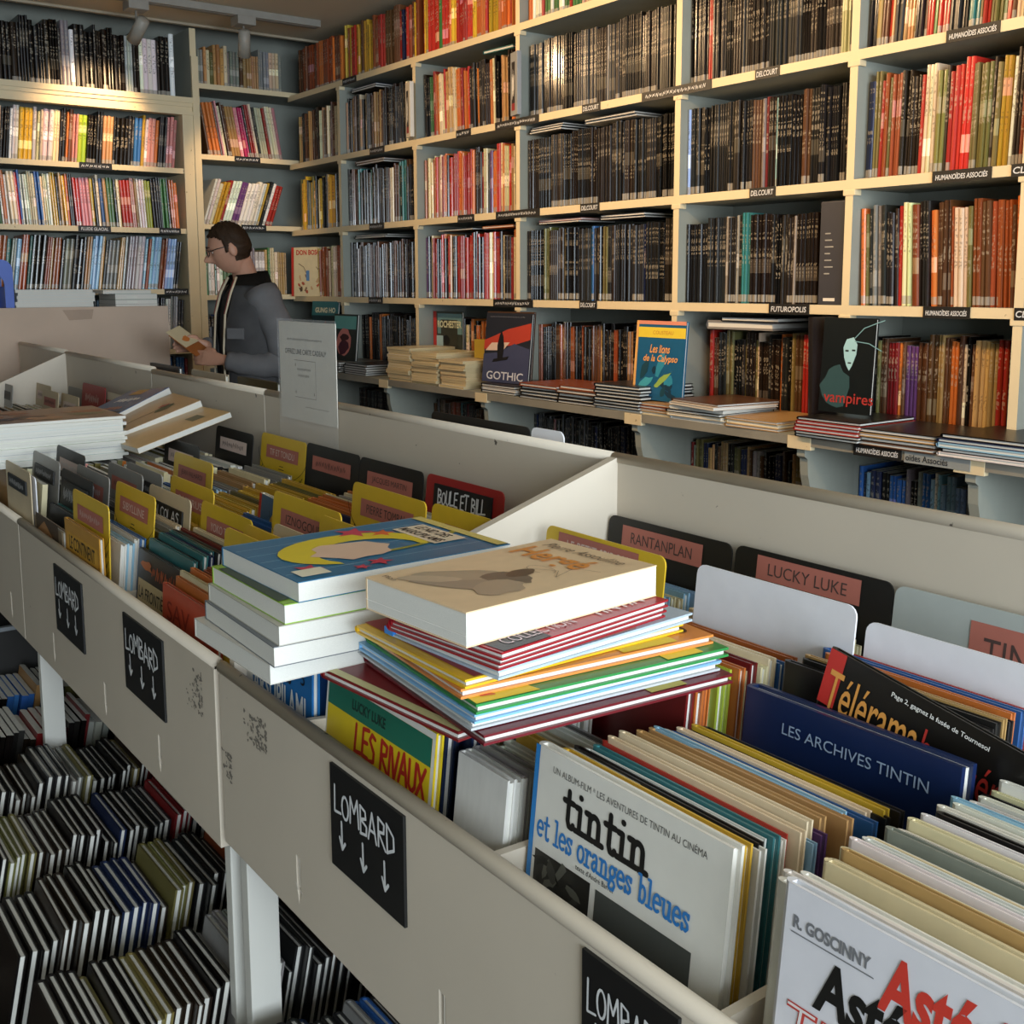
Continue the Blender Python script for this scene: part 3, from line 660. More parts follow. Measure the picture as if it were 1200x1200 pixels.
patch('picture_sky', [(0, .18), (.08, .205), (.15, .23), (.3, .26), (.3, .19), (.2, .165), (0, .14)], C('#b23a28'), a); patch('picture_glow', [(.01, .135), (.05, .17), (.17, .175), (.13, .14)], C('#d7b9a4'), a, -.0008)
patch('picture_sea', [(0, .0), (.3, .0), (.3, .15), (.2, .17), (.1, .13), (0, .12)], C('#3d425e'), a, -.0007); patch('picture_boat', [(.06, .085), (.16, .1), (.17, .115), (.07, .1)], C('#0d0b10'), a, -.0012)
patch('picture_figure', [(.095, .1), (.09, .16), (.1, .2), (.112, .225), (.125, .2), (.135, .16), (.13, .105)], C('#0d0b10'), a, -.0012); letter('GOTHIC', C('#cfcfd6'), a, .03, .012, .24, .035, y=-.0013, bold=.01)
scribble(a, .03, .28, .23, .006, .001, C('#8b8b92'), n=14)
a = face_out('blue diver album with yellow title band standing on the ledge', -3.005, 2.755, LEDGE + .047, .245, .285, '#1b5c82', .03, lean=-.08)
patch('top_stripe', rect(0, .245, .272, .285), C('#d98a70'), a); patch('spine_stripe', rect(0, .012, 0, .285), C('#e0a860'), a, -.0008); patch('title_band', rect(.012, .245, .225, .262), C('#e3c83a'), a)
letter('COUSTEAU', C('#c07a2e'), a, .085, .237, .1, .013, y=-.0011)
letter('Les lions', C('#e8a05c'), a, .075, .17, .1, .03, bold=.02, shear=.25, y=-.0013); letter('de la Calypso', C('#e8a05c'), a, .045, .132, .17, .032, bold=.02, shear=.25, y=-.0013)
for q in range(9): patch('picture', blob(RN.uniform(.05, .2), RN.uniform(.02, .19), RN.uniform(.012, .045), RN.uniform(.006, .02), 9, .4, RN.uniform(0, 3)), C(RN.choice(['#0e3348', '#12414f', '#3f9fb0', '#2b86a0', '#0b2430'])), a, -.0008)
patch('picture_diver', blob(.14, .07, .05, .012, 12, .3, .6), C('#8fae52'), a, -.001)
a = face_out('black album with a pale blue face and red title on the ledge', -2.20, 2.80, LEDGE + .07, .19, .29, '#0e1517', .0, lean=-.06)
patch('picture_mist', blob(.06, .08, .05, .07, 14, .2), C('#2b4a4e'), a, -.0006); patch('picture_face', [(.085, .17), (.08, .2), (.09, .225), (.115, .232), (.13, .21), (.128, .18), (.115, .145), (.106, .13), (.095, .145)], C('#9ecad2'), a, -.0009)
patch('picture_eye', rect(.088, .1, .188, .193), C('#10191c'), a, -.0012); patch('picture_eye', rect(.112, .124, .19, .195), C('#10191c'), a, -.0012); patch('picture_mouth', rect(.1, .112, .152, .156), C('#22282c'), a, -.0012)
ribbons('picture_strands', [[(.12, .23), (.15, .26), (.19, .275), (.22, .285)], [(.12, .22), (.17, .215), (.215, .195)]], .003, C('#6f9aa2'), a, -.0011)
letter('vampires', C('#a5302c'), a, .02, .02, .18, .042, bold=.01, y=-.0013)
a = face_out('tall dark album leaning against the divider beside the red-edged stack', -2.218, 2.80, LEDGE + .0, .12, .36, '#1d1614', 1.45, lean=-.04, t=.02)
a = face_out('cream album with red spine, red title and line drawing, corner bay', -6.11, 2.86, ZS[3], .3, .285, '#e3d4ac', .35, lean=-.03)
patch('spine_stripe', rect(0, .02, 0, .285), C('#c2352b'), a, -.0008); letter('DON BOSCO', C('#c2352b'), a, .04, .24, .22, .03, bold=.03)
for q in range(16): patch('picture', blob(RN.uniform(.06, .27), RN.uniform(.02, .12), .014, .008, 8, .5, RN.uniform(0, 3)), C(RN.choice(['#5c4a38', '#8a6a50', '#b5553c', '#c9a37a'])), a, -.0008)
ribbons('picture_tree', [[(.26, .02), (.25, .12), (.27, .2)], [(.25, .12), (.2, .17)], [(.255, .15), (.29, .18)], [(.06, .19), (.1, .17), (.13, .12)]], .004, C('#6b5540'), a, -.0009); patch('picture_figure', rect(.12, .145, .09, .15), C('#5b86b8'), a, -.001)

# ---- hand-lettered shelf tags
def shelf_tag(px0, px1, S, s, label, hand=True, y=YB):
    z = {'S0': ZS[0], 'S1': ZS[1], 'S2': ZS[2], 'S3': ZS[3], 'L': LEDGE}[S]
    yy = y - .0035
    pyx = {'S0': 40, 'S1': 120, 'S2': 235, 'S3': 355, 'L': 520}[S]
    xa, xb = PY(px0, pyx, yy).x, PY(px1, pyx, yy).x
    r = thing('shelf_tag', label, 'shelf tag', (xa, yy, z - TH - .003))
    w = xb - xa
    box('strip', 0, w, 0, .003, 0, .034, BLACKC, r)
    if s: letter(s, CHALK, r, w * .06, .008, w * .88, .018, bold=.015, shear=.1)
    else: scribble(r, w * .06, .009, w * .88, .015, .0022, CHALK, n=max(5, int(w / .02)))
for a_, b_, S, s, lb in [(1105, 1167, 'S1', 'HUMANOÏDES ASSOCIÉS', 'black tag with two white words under the leaning olive row'),
    (884, 912, 'S1', 'DELCOURT', 'short black tag under the glossiest black spines'), (752, 833, 'S1', '', 'long black printed strip across the upright right of the black row'),
    (1091, 1160, 'S2', 'HUMANOÏDES ASSOCIÉS', 'black tag with two white words under the cream and red row'), (1183, 1222, 'S2', 'CLASS', 'black tag at the last upright of the third shelf'),
    (878, 908, 'S2', 'DELCOURT', 'short black tag under the third shelf of the diver album bay'), (1082, 1137, 'S3', 'HUMANOÏDES ASSOCIÉS', 'black tag with two white words above the ledge books'),
    (1189, 1224, 'S3', 'CLASS', 'black tag at the last upright of the fourth shelf'), (901, 948, 'S3', 'FUTUROPOLIS', 'black tag with one long white word above grey boxed albums'),
    (679, 699, 'S3', 'DELCOURT', 'short black tag above the tall dark ledge stack'), (578, 624, 'S3', '', 'long black printed strip at the upright over the sea picture album'),
    (680, 702, 'S2', 'DELCOURT', 'short black tag under black spines of the third shelf, wide bay'), (581, 632, 'S2', '', 'long black printed strip on the third shelf between red and black rows'),
    (682, 703, 'S1', 'DELCOURT', 'short black tag under the second shelf of the wide bay'), (580, 631, 'S1', '', 'long black printed strip on the second shelf between orange and black rows'),
    (432, 449, 'S1', '', 'small black tag under the brown row beside the corner bay, second shelf'), (432, 449, 'S2', '', 'small black tag beside the corner bay, third shelf'), (432, 448, 'S3', '', 'small black tag beside the corner bay, fourth shelf'),
    (534, 551, 'S1', '', 'small black tag under the orange and red row, second shelf'), (536, 555, 'S2', '', 'small black tag under the red row, third shelf'), (400, 416, 'S0', '', 'small dark tag on the top shelf beside the corner bay')]:
    shelf_tag(a_, b_, S, s, lb)
LT = thing('shelf_tag', 'black tag with two white words on the ledge front edge', 'shelf tag', (-1.985, YB - .204, LEDGE - TH - .004))
box('strip', 0, .16, 0, .003, 0, .034, BLACKC, LT); letter('HUMANOÏDES ASSOCIÉS', CHALK, LT, .01, .009, .14, .018, bold=.015, shear=.1)
LT = thing('shelf_tag', 'grey tag with black lettering on the ledge front edge', 'shelf tag', (-1.815, YB - .204, LEDGE - TH - .004))
box('strip', 0, .2, 0, .003, 0, .03, C('#8d918f'), LT); letter('oïdes Associés', C('#22252a'), LT, .005, .006, .13, .018, bold=.01)
# white boxes projecting from the rows near the red bay
for X, lb in ((-4.80, 'white section marker with red and black print beside the brown row'), (-3.93, 'grey section marker with black print at the end of the orange row')):
    r = thing('section_marker', lb, 'section marker', (X, YB - .02, ZS[1] + .01), (0, 0, -.25))
    box('panel', 0, .075, 0, .02, 0, .26, C('#c9c4b8' if X < -4 else '#8d9093'), r, bev=.002); patch('print_band', rect(.015, .05, .03, .22), C('#2a2523'), r); patch('print_end', rect(.015, .05, .02, .05), C('#8a2b2b'), r, -.0008)
    scribble(r, .02, .06, .024, .13, .002, CHALK, y=-.0012, n=5)

# ================================================================== END WALL BOOKCASES
EX = [1, 1, 1, 0, 1, 1]
be = thing('cornice_bookcase', 'cream bookcase with moulded cornice on the end wall', 'bookcase', (XE, 0, 0))
YL, YR = .3, 2.25
CORN_T = 2.525; ZE = [2.14, 1.81, 1.475, 1.14, .8]
for z in ZE: box('shelf', -.29, 0, YL, YR, z - .028, z, EM, be, mi=EX)
boxes('cornice', [(-.29, .02, YL, YR + .1, CORN_T - .03, CORN_T), (-.05, .012, YL, YR + .1, CORN_T - .05, CORN_T - .03), (-.05, .004, YL, YR + .1, CORN_T - .075, CORN_T - .05), (-.05, .018, YL, YR + .1, CORN_T - .095, CORN_T - .075)], SHELFP, be)
box('pilaster', -.29, .012, YR, YR + .095, 0, CORN_T - .09, SHELFP, be, bev=.004)
box('pilaster_strip', 0, .022, YR + .06, YR + .098, 0, 2.75, SHELFP, be, bev=.003)
box('upright', -.29, .004, YR + .06, YR + .095, CORN_T, ZC - .02, EM, be, mi=EX)
box('back_panel', -.3, -.285, YL, 3.2, 0, 3.0, BACKG, be)
ce = thing('corner_bookcase', 'narrow cream corner bookcase between the pilaster and the long wall', 'bookcase', (XE, 0, 0))
ZCN = [2.612, 2.226, 1.84, 1.44, 1.05]
for z in ZCN: box('shelf', -.28, 0, YR + .1, 2.9 + (.29 if z else 0), z - .028, z, EM, ce, mi=EX)
END_ROWS = [(CORN_T, 'black:6 dark_brown:4 white:2 brown:1.5 yellow:.6 grey:1', (.29, .34), (.012, .03), 0, 'on the cornice'),
 (ZE[0], 'black:4 cream:3 tan:2 yellow:1.5 white:2 charcoal:2 pink:1 brown:2 blue:.6 lime:.3 orange:1', (.25, .28), (.012, .024), .10, 'on the shelf right under the cornice'),
 (ZE[1], 'cream:3 orange:2 tan:3 white:2 red:1.5 yellow:1 blue:1 green:.6 pink:1 lime:.7 charcoal:2', (.25, .28), (.01, .018), -.05, 'on the second shelf under the cornice'),
 (ZE[2], 'charcoal:5 black:4 grey:2 rust:2 tan:1.5 white:1 light_blue:1 dark_red:1 teal:1', (.26, .29), (.012, .024), .14, 'on the third shelf under the cornice'),
 (ZE[3], 'white:3 grey:3 charcoal:3 light_blue:1', (.27, .3), (.01, .018), .06, 'on the fourth shelf under the cornice'),
 (ZE[4], 'navy:3 blue:2 charcoal:3 dark_red:2', (.26, .3), (.012, .02), 0, 'on the fifth shelf under the cornice')]
for z, pal, hh, tt, ln, nm in END_ROWS:
    hid = z < 1.2
    shelf_row((XE - .03, 1.24, z), YR - 1.25, PI / 2, pal, hh, tt, .21, 'graphic_novel', nm, 'graphic novels ' + nm, ln, stuff=WALLSTUFF if hid else None)
    shelf_row((XE - .03, YL + .02, z), 1.21 - YL, PI / 2, pal, hh, tt, .21, lean=ln, stuff=WALLSTUFF)
CORNER_ROWS = [(ZCN[0], 'cream:3 tan:3 grey:3 brown:2 olive:1', (.18, .23), (.012, .024), 0, 'on the top corner shelf'),
 (ZCN[1], 'charcoal:2 magenta:1 cream:3 pink:2 orange:1 red:1 white:2 brown:2 tan:2', (.28, .31), (.01, .02), -.16, 'on the second corner shelf'),
 (ZCN[2], 'white:6 cream:2 yellow:1 purple:1 orange:1 black:2 red:1', (.24, .27), (.012, .022), .33, 'leaning on the third corner shelf'),
 (ZCN[3], 'white:3 cream:2 tan:2 green:1 grey:2', (.24, .28), (.012, .022), 0, 'on the fourth corner shelf'),
 (ZCN[4], 'charcoal:3 orange:1 blue:1 black:3', (.24, .28), (.012, .022), 0, 'on the fifth corner shelf')]
for z, pal, hh, tt, ln, nm in CORNER_ROWS:
    shelf_row((XE - .03, YR + .115, z), 2.88 - YR - .115, PI / 2, pal, hh, tt, .2, 'graphic_novel', nm, 'graphic novels ' + nm, ln, stuff=WALLSTUFF if z < 1.2 else None)
def end_tag(px0, px1, py_, zt, s, label):
    ya, yb = PX(px0, py_, XE + .004).y, PX(px1, py_, XE + .004).y
    r = thing('shelf_tag', label, 'shelf tag', (XE + .004, ya, zt - .032), (0, 0, PI / 2))
    w = yb - ya
    box('strip', 0, w, 0, .003, 0, .034, BLACKC, r)
    if s: letter(s, CHALK, r, w * .08, .009, w * .84, .017, bold=.015, shear=.1)
    else: scribble(r, w * .06, .009, w * .88, .015, .0025, CHALK, n=7)
end_tag(93, 131, 190, ZE[0], '', 'black hand-lettered tag on the shelf right under the cornice')
end_tag(92, 130, 268, ZE[1], 'FLUIDE GLACIAL', 'black hand-lettered tag below the pastel spines under the cornice')
end_tag(187, 212, 270, ZE[1], '', 'small black tag next to the pilaster, pastel spines shelf')
end_tag(37, 67, 342, ZE[2], '', 'black tag below the dark leaning spines, pilaster bookcase')
end_tag(193, 221, 340, ZE[2], '', 'black tag next to the pilaster, dark leaning spines shelf')
end_tag(275, 305, 184, ZCN[1], '', 'black tag on the second corner shelf')
end_tag(283, 312, 265, ZCN[2], '', 'black tag under the white leaning books on the third corner shelf')

# ================================================================== BINS
YF, YBK, RIM, BOT, BTOP = .59, 1.24, .936, .648, 1.207
FLR = .675
def cut_board(fb, outlines):
    tmp = []
    for o in outlines:
        c = prism('slot_cutter', o, .04, BINP, loc=(0, -.01, 0)); tmp.append(c)
        c.parent = fb.parent
        md = fb.modifiers.new('cut', 'BOOLEAN'); md.operation = 'DIFFERENCE'; md.solver = 'EXACT'; md.object = c
    if not tmp: return
    bpy.context.view_layer.update()
    me = bpy.data.meshes.new_from_object(fb.evaluated_get(bpy.context.evaluated_depsgraph_get()))
    fb.modifiers.clear(); fb.data = me
    for c in tmp: bpy.data.objects.remove(c, do_unlink=True)
def bin_unit(label, xf0, xf1, xb0, xb1, divs, left=True, right=True, legs=(), slots=(), front=True, bot=BOT, btop=BTOP):
    """front board low, back board high, raked side panels; divs = list of (x front, x back)"""
    r = thing('display_bin', label, 'display bin', ((xf0 + xf1) / 2, YF, 0))
    ox, oy = (xf0 + xf1) / 2, YF
    def loc(v): return [(a - ox, b - oy, c) for a, b, c in v]
    def slab(name, p, th, mat=BINP):      # p: four xyz points, thickened along +x
        V = loc(list(p) + [(a + th, b, c) for a, b, c in p])
        me = mesh(name, V, BOXF, mat); _fix(me); return obj(name, me, r)
    if front:
        fb = box('front_board', xf0 - ox, xf1 - ox, 0, .018, bot, RIM - .012, BINP, r, bev=.0015)
        bm = bmesh.new(); tube_bm(bm, [(xf0 - ox, .006, RIM - .009), (xf1 - ox, .006, RIM - .009)], [.0095, .0095], 14); bm_obj('rim_bead', bm, BINP, r)
        cutters = []
        for sx in slots:
            h = .062; x = sx - ox
            sp_ = [(x - .0065, bot + .03 + h), (x + .0065, bot + .03 + h - .004), (x + .0065, bot + .045), (x + .009, bot + .045), (x, bot + .022), (x - .008, bot + .05), (x - .0065, bot + .047)]
            cutters.append(sp_)
            sl_ = prism('slot', [(x - .012, bot + .015), (x + .012, bot + .015), (x + .012, bot + .1), (x - .012, bot + .1)], .003, pm('bin_inside', '#b7aa96', .7), r, loc=(0, .0185, 0))
            ribbons('slot_chip', [[(x - .008, bot + .05), (x - .003, bot + .044)], [(x + .006, bot + .045), (x + .011, bot + .043)], [(x + .0055, bot + .05), (x + .0055, bot + .09)]], .0025, pm('chip_white', '#efe7da', .6), sl_, -.0192)
        cut_board(fb, cutters)
    box('back_board', xb0 - ox, xb1 - ox, YBK - oy, YBK + .018 - oy, bot, btop, BINP, r, bev=.002)
    bm = bmesh.new(); tube_bm(bm, [(xb0 - ox, YBK + .009 - oy, btop - .004), (xb1 - ox, YBK + .009 - oy, btop - .004)], [.011, .011], 10); bm_obj('back_rim', bm, BINP, r)
    for on, a, b, sgn in ((left, xf0, xb0, 0), (right, xf1, xb1, -1)):
        if on:
            t = .018; a2, b2 = a + sgn * t, b + sgn * t
            slab('side_panel', [(a2, YF + .018, bot), (b2, YBK, bot), (b2, YBK, btop), (a2, YF + .018, RIM)], t)
    for fa, ba in divs:
        slab('divider', [(fa, YF + .018, bot), (ba, YBK, bot), (ba, YBK, bot + .28), (fa, YF + .018, RIM - (.012 if bot > .64 else .06))], .01)
    V = loc([(xf0 + .001, YF + .018, bot + .01), (xf1 - .001, YF + .018, bot + .01), (xb1 - .001, YBK, bot + .01), (xb0 + .001, YBK, bot + .01), (xf0 + .001, YF + .018, FLR), (xf1 - .001, YF + .018, FLR), (xb1 - .001, YBK, FLR), (xb0 + .001, YBK, FLR)])
    me = mesh('bin_floor', V, BOXF, pm('bin_inside', '#b7aa96', .7)); _fix(me); obj('bin_floor', me, r)
    for lx, ly in legs: box('leg', lx - ox, lx + .024 - ox, ly - oy, ly + .05 - oy, 0, bot + .02, LEGP, r, bev=.002)
    return r
bN = bin_unit('near white bin under the fat paperback stack, with tall white dividers', -1.555, .1, -1.405, .1, [(-1.305, -1.115), (-.868, -.838), (-.556, -.556), (-.262, -.272)],
    legs=[(-1.535, .605), (-1.545, 1.1), (-.02, .605), (-.02, 1.1)], slots=[-1.292, -.935, -.55])
bM = bin_unit('bin full of yellow section cards left of the fat paperback stack', -2.845, -1.575, -2.84, -1.404, [(-2.79, -2.79), (-2.51, -2.515), (-2.23, -2.235), (-1.95, -1.953), (-1.668, -1.668)],
    left=False, right=False, legs=[(-2.80, .605), (-2.80, 1.1), (-1.60, .605), (-1.60, 1.1)], slots=[-2.17, -1.85, -2.56], bot=.628)
bM2 = bin_unit('bin behind the wide stack of thin albums', -3.88, -2.85, -3.782, -2.845, [(-3.072, -3.072), (-3.352, -3.352), (-3.6, -3.6)], legs=[(-3.84, .605), (-3.84, 1.1)], slots=[-2.98], bot=.628, right=False, left=False)
bF = bin_unit('far bin with a white raked end panel', -4.95, -3.885, -4.895, -3.787, [(-4.2, -4.15), (-4.5, -4.5)], legs=[(-4.9, .605), (-4.9, 1.1)], bot=.628, btop=1.215, right=False)
bF2 = bin_unit('last bin of the row before the beige counter', -5.72, -4.955, -5.72, -4.9, [(-5.3, -5.3)], bot=.628, btop=1.222, right=False, left=False)
# worn patches on the near bin front (old stickers)
def smudge(x, z, w, h, n, lab):
    r = thing('glue_residue', lab, 'stain', (x, YF - .0006, z))
    V, Fc = [], []
    for q in range(n):
        cx, cz = w * abs(RN.gauss(.75, .28)), h * RN.uniform(.05, 1)
        p = blob(min(cx, w), cz, RN.uniform(.001, .005), RN.uniform(.001, .0035), 7, .5)
        i = len(V); V += [(a, -q * 3e-6, b) for a, b in p]; Fc.append(tuple(range(i, i + len(p))))
    me = mesh('residue', V, Fc, pm('residue_grey', '#857d72', .85, .3, 90)); obj('residue', me, r)
smudge(-1.47, .845, .085, .05, 90, 'grey torn sticker residue on the near bin front'); smudge(-1.553, .755, .035, .045, 40, 'faint grey residue at the bottom corner of the near bin front')
smudge(-1.70, .82, .07, .075, 70, 'dark scuffed residue on the front of the yellow-card bin')

# black hand-lettered signs on the bin fronts
ARROW = [[(0, 0), (.02, -1)], [(-.14, -.62), (.02, -1), (.22, -.72)]]
def sign(TL, TR, BL, label):
    a, b, c = PY(*TL, YF - .004), PY(*TR, YF - .004), PY(*BL, YF - .004)
    w, h = b.x - a.x, a.z - c.z
    r = thing('chalk_sign', label, 'sign', (a.x, YF - .004, c.z))
    box('board', 0, w, 0, .004, 0, h, BLACKC, r, bev=.0006)
    stroke_text('LOMBARD', HAND, w * .07, h * .56, w * .84, h * .26, w * .021, CHALK, r, jitter=.07)
    for k, (q, zz) in enumerate(((.17, .5), (.47, .46), (.76, .46))):
        ribbons('arrow', [[(w * (q + p[0] * .22), h * (zz + p[1] * .26)) for p in ln] for ln in ARROW], w * .024, CHALK, r)
sign((386, 893), (472, 952), (389, 1011), 'black sign with white hand lettering and arrows on the near bin, below the yellow album')
sign((682, 1111), (795, 1191), (684, 1262), 'black hand-lettered sign on the near bin, below the white blue-lettered album')
sign((143, 717), (189, 751), (149, 806), 'black hand-lettered sign with arrows on the yellow-card bin, below the dark album')
sign((62, 660), (94, 682), (67, 737), 'black hand-lettered sign with arrows on the yellow-card bin, beside its corner leg')

# ---- section cards
LABELC = C('#b06a5c', .6)
YCARD, BCARD, GCARD, CCARD, WCARD, RCARD = C('#d8b32c', .4), pm('black_section_card', '#151412', .45), C('#8d8b86', .4), C('#cbb998', .5), C('#e9e9ee', .4), C('#9e2322', .4)
def card_outline(w, h, r=.014):
    return [(0, 0), (w, 0)] + [(w - r + r * math.cos(t), h - r + r * math.sin(t)) for t in (0, PI / 8, PI / 4, 3 * PI / 8, PI / 2)] + [(r - r * math.sin(t), h - r + r * math.cos(t)) for t in (0, PI / 8, PI / 4, 3 * PI / 8, PI / 2)]
def yellow_print(r, w, h):
    ln = [arc(w / 2, h - .03, w * .56, .085, 188, 262, 10), arc(w / 2, h - .03, w * .56, .085, 278, 352, 10), [(w * .42, h - .114), (w * .5, h - .135), (w * .56, h - .114)]]
    ribbons('printed_outline', ln, .0016, C('#2a2412'), r, -.0007)
    ha = []
    for k in range(22):
        x = w * (.03 + .045 * k)
        top = h - .03 - .085 * math.sqrt(max(0, 1 - ((x - w / 2) / (w * .56)) ** 2)) - .008
        for q in range(4):
            z0 = top - q * .022
            if z0 > .12 and x + .012 < w: ha.append([(x, z0 - .014), (x + .011, z0)])
    ribbons('printed_hatch', ha, .0032, C('#54451a'), r, -.0007)
    ribbons('printed_mark', [[(w * .46, h - .078), (w * .54, h - .078)], [(w * .44, h - .086), (w * .56, h - .086)]], .002, C('#2a2412'), r, -.0007)
def section_card(TL, y, w, mat, label, strip=None, text=None, tmat=None, hand=False, h=.40, z=None, lean=-.105, strip_box=(.14, .86, .028, .062), yellow=False, x=None, bold=0.0):
    p = PY(*TL, y)
    zt = z or p.z; X = p.x if x is None else x
    r = thing('section_card', label, 'divider card', (X, y - math.sin(-lean) * h, zt - h * math.cos(lean)), (lean, 0, 0))
    prism('panel', card_outline(w, h), .0025, mat, r)
    if yellow: yellow_print(r, w, h)
    if strip:
        a, b, c, d = strip_box
        if hand: box('label_strip', w * a, w * b, -.004, -.0003, h - d, h - c, strip, r, bev=.0006); yy = -.0046
        else: patch('label_strip', rect(w * a, w * b, h - d, h - c), strip, r, -.0009); yy = -.0014
        tw, thh = w * (b - a), d - c
        if text and hand: stroke_text(text, HAND, w * a + tw * .08, h - d + thh * .38, tw * .84, thh * .46, thh * .06, tmat or CHALK, r, yy, jitter=.06)
        elif text: letter(text, tmat or C('#5b4a46'), r, w * a + tw * .12, h - d + thh * .24, tw * .76, thh * .5, yy, bold=bold)
        else: scribble(r, w * a + tw * .1, h - d + thh * .25, tw * .8, thh * .5, .0016, tmat or CHALK, yy, n=10)
    return r
PALE = C('#d9c3b8', .6); INK = C('#4c3a36', .6); BLK = BLACKC
sc = section_card
sc((0, 530), 0.613, .262, CCARD, 'beige card with a black label at the corner of the yellow-card bin', BLK, None, hand=True, x=-3.06, z=1.052, lean=0, h=.38)
sc((20, 538), 0.622, .262, WCARD, 'plain white card right behind the beige corner card', x=-3.05, z=1.04, lean=0, h=.38)
sc((38, 528), 0.683, .262, GCARD, 'grey card with a black hand-lettered label in front of the wide stack', BLK, None, hand=True, x=-3.06, z=1.07)
sc((65, 520), 0.743, .262, BCARD, 'black card with a faded label touching the wide stack of thin albums', PALE, None, x=-3.06, z=1.08)
sc((70, 545), 0.682, .262, BCARD, 'black card with large white hand lettering, behind the first yellow card', BLK, None, hand=True, x=-2.775, z=1.062, strip_box=(.08, .88, .025, .085))
sc((88, 543), 0.718, .262, GCARD, 'grey card with a red label behind the black hand-lettered card', LABELC, None, x=-2.775, z=1.068)
sc((80, 570), 0.633, .262, YCARD, 'yellow card at the bin front beside the ochre album', LABELC, None, yellow=True, x=-2.495, z=1.058, tmat=PALE, lean=-.03)
sc((131, 560), 0.728, .262, YCARD, 'yellow card with a four-vowel name in white, middle of the bin front', LABELC, 'SIBYLLINE', PALE, yellow=True, x=-2.495, z=1.065)
sc((125, 540), 0.793, .262, GCARD, 'grey card with a broad red label behind the yellow front cards', LABELC, None, x=-2.775, z=1.066, tmat=INK)
sc((146, 540), 0.838, .262, GCARD, 'grey card with a black hand-lettered label, middle of the bin', BLK, None, hand=True, x=-2.775, z=1.062)
sc((172, 565), 0.802, .262, CCARD, 'beige card with white hand lettering on black, mid bin', BLK, 'IN COLAS', hand=True, x=-2.495, z=1.05, strip_box=(.12, .86, .03, .08))
sc((194, 512), 1.034, .262, BCARD, 'black card under the end of the leaning books', PALE, None, x=-3.06, z=1.077, tmat=INK)
sc((202, 528), 0.96, .262, YCARD, 'yellow card with a two-word name, behind grey cards', LABELC, 'JEAN VALHARDI', INK, yellow=True, x=-2.775, z=1.076)
sc((196, 555), 0.853, .262, YCARD, 'yellow card with a seven-letter name, mid bin', LABELC, 'PAPYRUS', PALE, yellow=True, x=-2.495, z=1.065)
sc((254, 498), 1.185, .262, BCARD, 'black card with a faded label at the back board under the leaning books', PALE, None, x=-3.06, z=1.097, tmat=INK)
sc((300, 505), 1.205, .27, YCARD, 'yellow card at the back board of the bin', LABELC, 'TIF ET TONDU', PALE, yellow=True, x=-2.785, z=1.105)
sc((350, 515), 1.205, .275, BCARD, 'black card with a red label at the back board, beside the yellow one', LABELC, None, x=-2.51, z=1.108, tmat=INK)
sc((418, 533), 1.205, .275, BCARD, 'black card with a red printed label at the back board, middle', LABELC, 'JACQUES MARTIN', INK, x=-2.232, z=1.107)
sc((500, 555), 1.205, .275, RCARD, 'red card with chalk lettering on a black label at the back board', BLK, 'BOULE ET BILL', hand=True, x=-1.942, z=1.108, strip_box=(.13, .88, .016, .078))
sc((231, 585), 0.82, .262, YCARD, 'yellow card with a two-word white name, beside the teal-edged albums', LABELC, 'YOKO TSUNO', PALE, yellow=True, x=-2.217, z=1.053)
sc((264, 615), .668, .17, YCARD, 'narrow yellow card touching the thick paperback stack', LABELC, None, x=-1.705, z=1.108, strip_box=(.3, .95, .03, .09), tmat=INK)
sc((286, 613), .70, .17, YCARD, 'second narrow yellow card behind the first one at the paperback stack', LABELC, None, x=-1.70, z=1.11, strip_box=(.35, .95, .03, .09), tmat=INK)
sc((320, 613), .74, .17, CCARD, 'cream card with a small black label behind the paperback stack', BLK, None, x=-1.675, z=1.11, strip_box=(.45, .95, .03, .07), hand=True)
sc((322, 573), .862, .275, YCARD, 'yellow card with a dark eight-letter name, mid bin', LABELC, 'IZNOGOUD', INK, yellow=True, x=-1.945, z=1.11)
sc((374, 603), .832, .17, YCARD, 'narrow yellow card in front of the dark eight-letter name card', LABELC, 'LES', PALE, x=-1.69, z=1.11, strip_box=(.3, .95, .03, .075))
sc((420, 563), 1.03, .275, YCARD, 'yellow card with a two-word dark name, in front of the red card', LABELC, 'PIERRE TOMBAL', INK, yellow=True, x=-1.94, z=1.11)
sc((512, 588), 1.04, .19, YCARD, 'yellow card against the white raked side panel', LABELC, 'GASTON', PALE, x=-1.66, z=1.11, strip_box=(.25, .95, .03, .07))
# near bin
sc((642, 616), 1.087, .275, YCARD, 'yellow card behind the fat paperback', LABELC, 'LE PETIT SPIROU', PALE, x=-1.385, z=1.112, strip_box=(.12, .80, .006, .042))
hp = [o for o in bpy.data.objects if o.get('label') == 'yellow card behind the fat paperback'][0]
for k in range(4): scribble(hp, .205, .29 - k * .022, .065, .012, .002, C('#2a2412'), n=7, name='printed_pattern')
sc((713, 603), 1.222, .278, BCARD, 'black card with a red label at the left end of the near bin', LABELC, 'RANTANPLAN', INK, x=-1.385, z=1.112, strip_box=(.13, .79, .012, .048))
sc((862, 640), 1.222, .272, BCARD, 'black card with a red label behind the blank white card', LABELC, 'LUCKY LUKE', INK, x=-1.10, z=1.114, strip_box=(.16, .82, .007, .042))
sc((818, 657), 1.10, .265, WCARD, 'blank white card in front of the black red-labelled card', x=-1.06, z=1.112)
sc((1050, 688), 1.222, .272, C('#aab0ac', .35), 'clear grey card with a red label at the back board', LABELC, 'TINTIN', INK, x=-.826, z=1.113, strip_box=(.40, .98, .02, .085))
sc((1020, 730), 1.12, .265, WCARD, 'blank white card behind the red and blue albums', x=-.795, z=1.092)
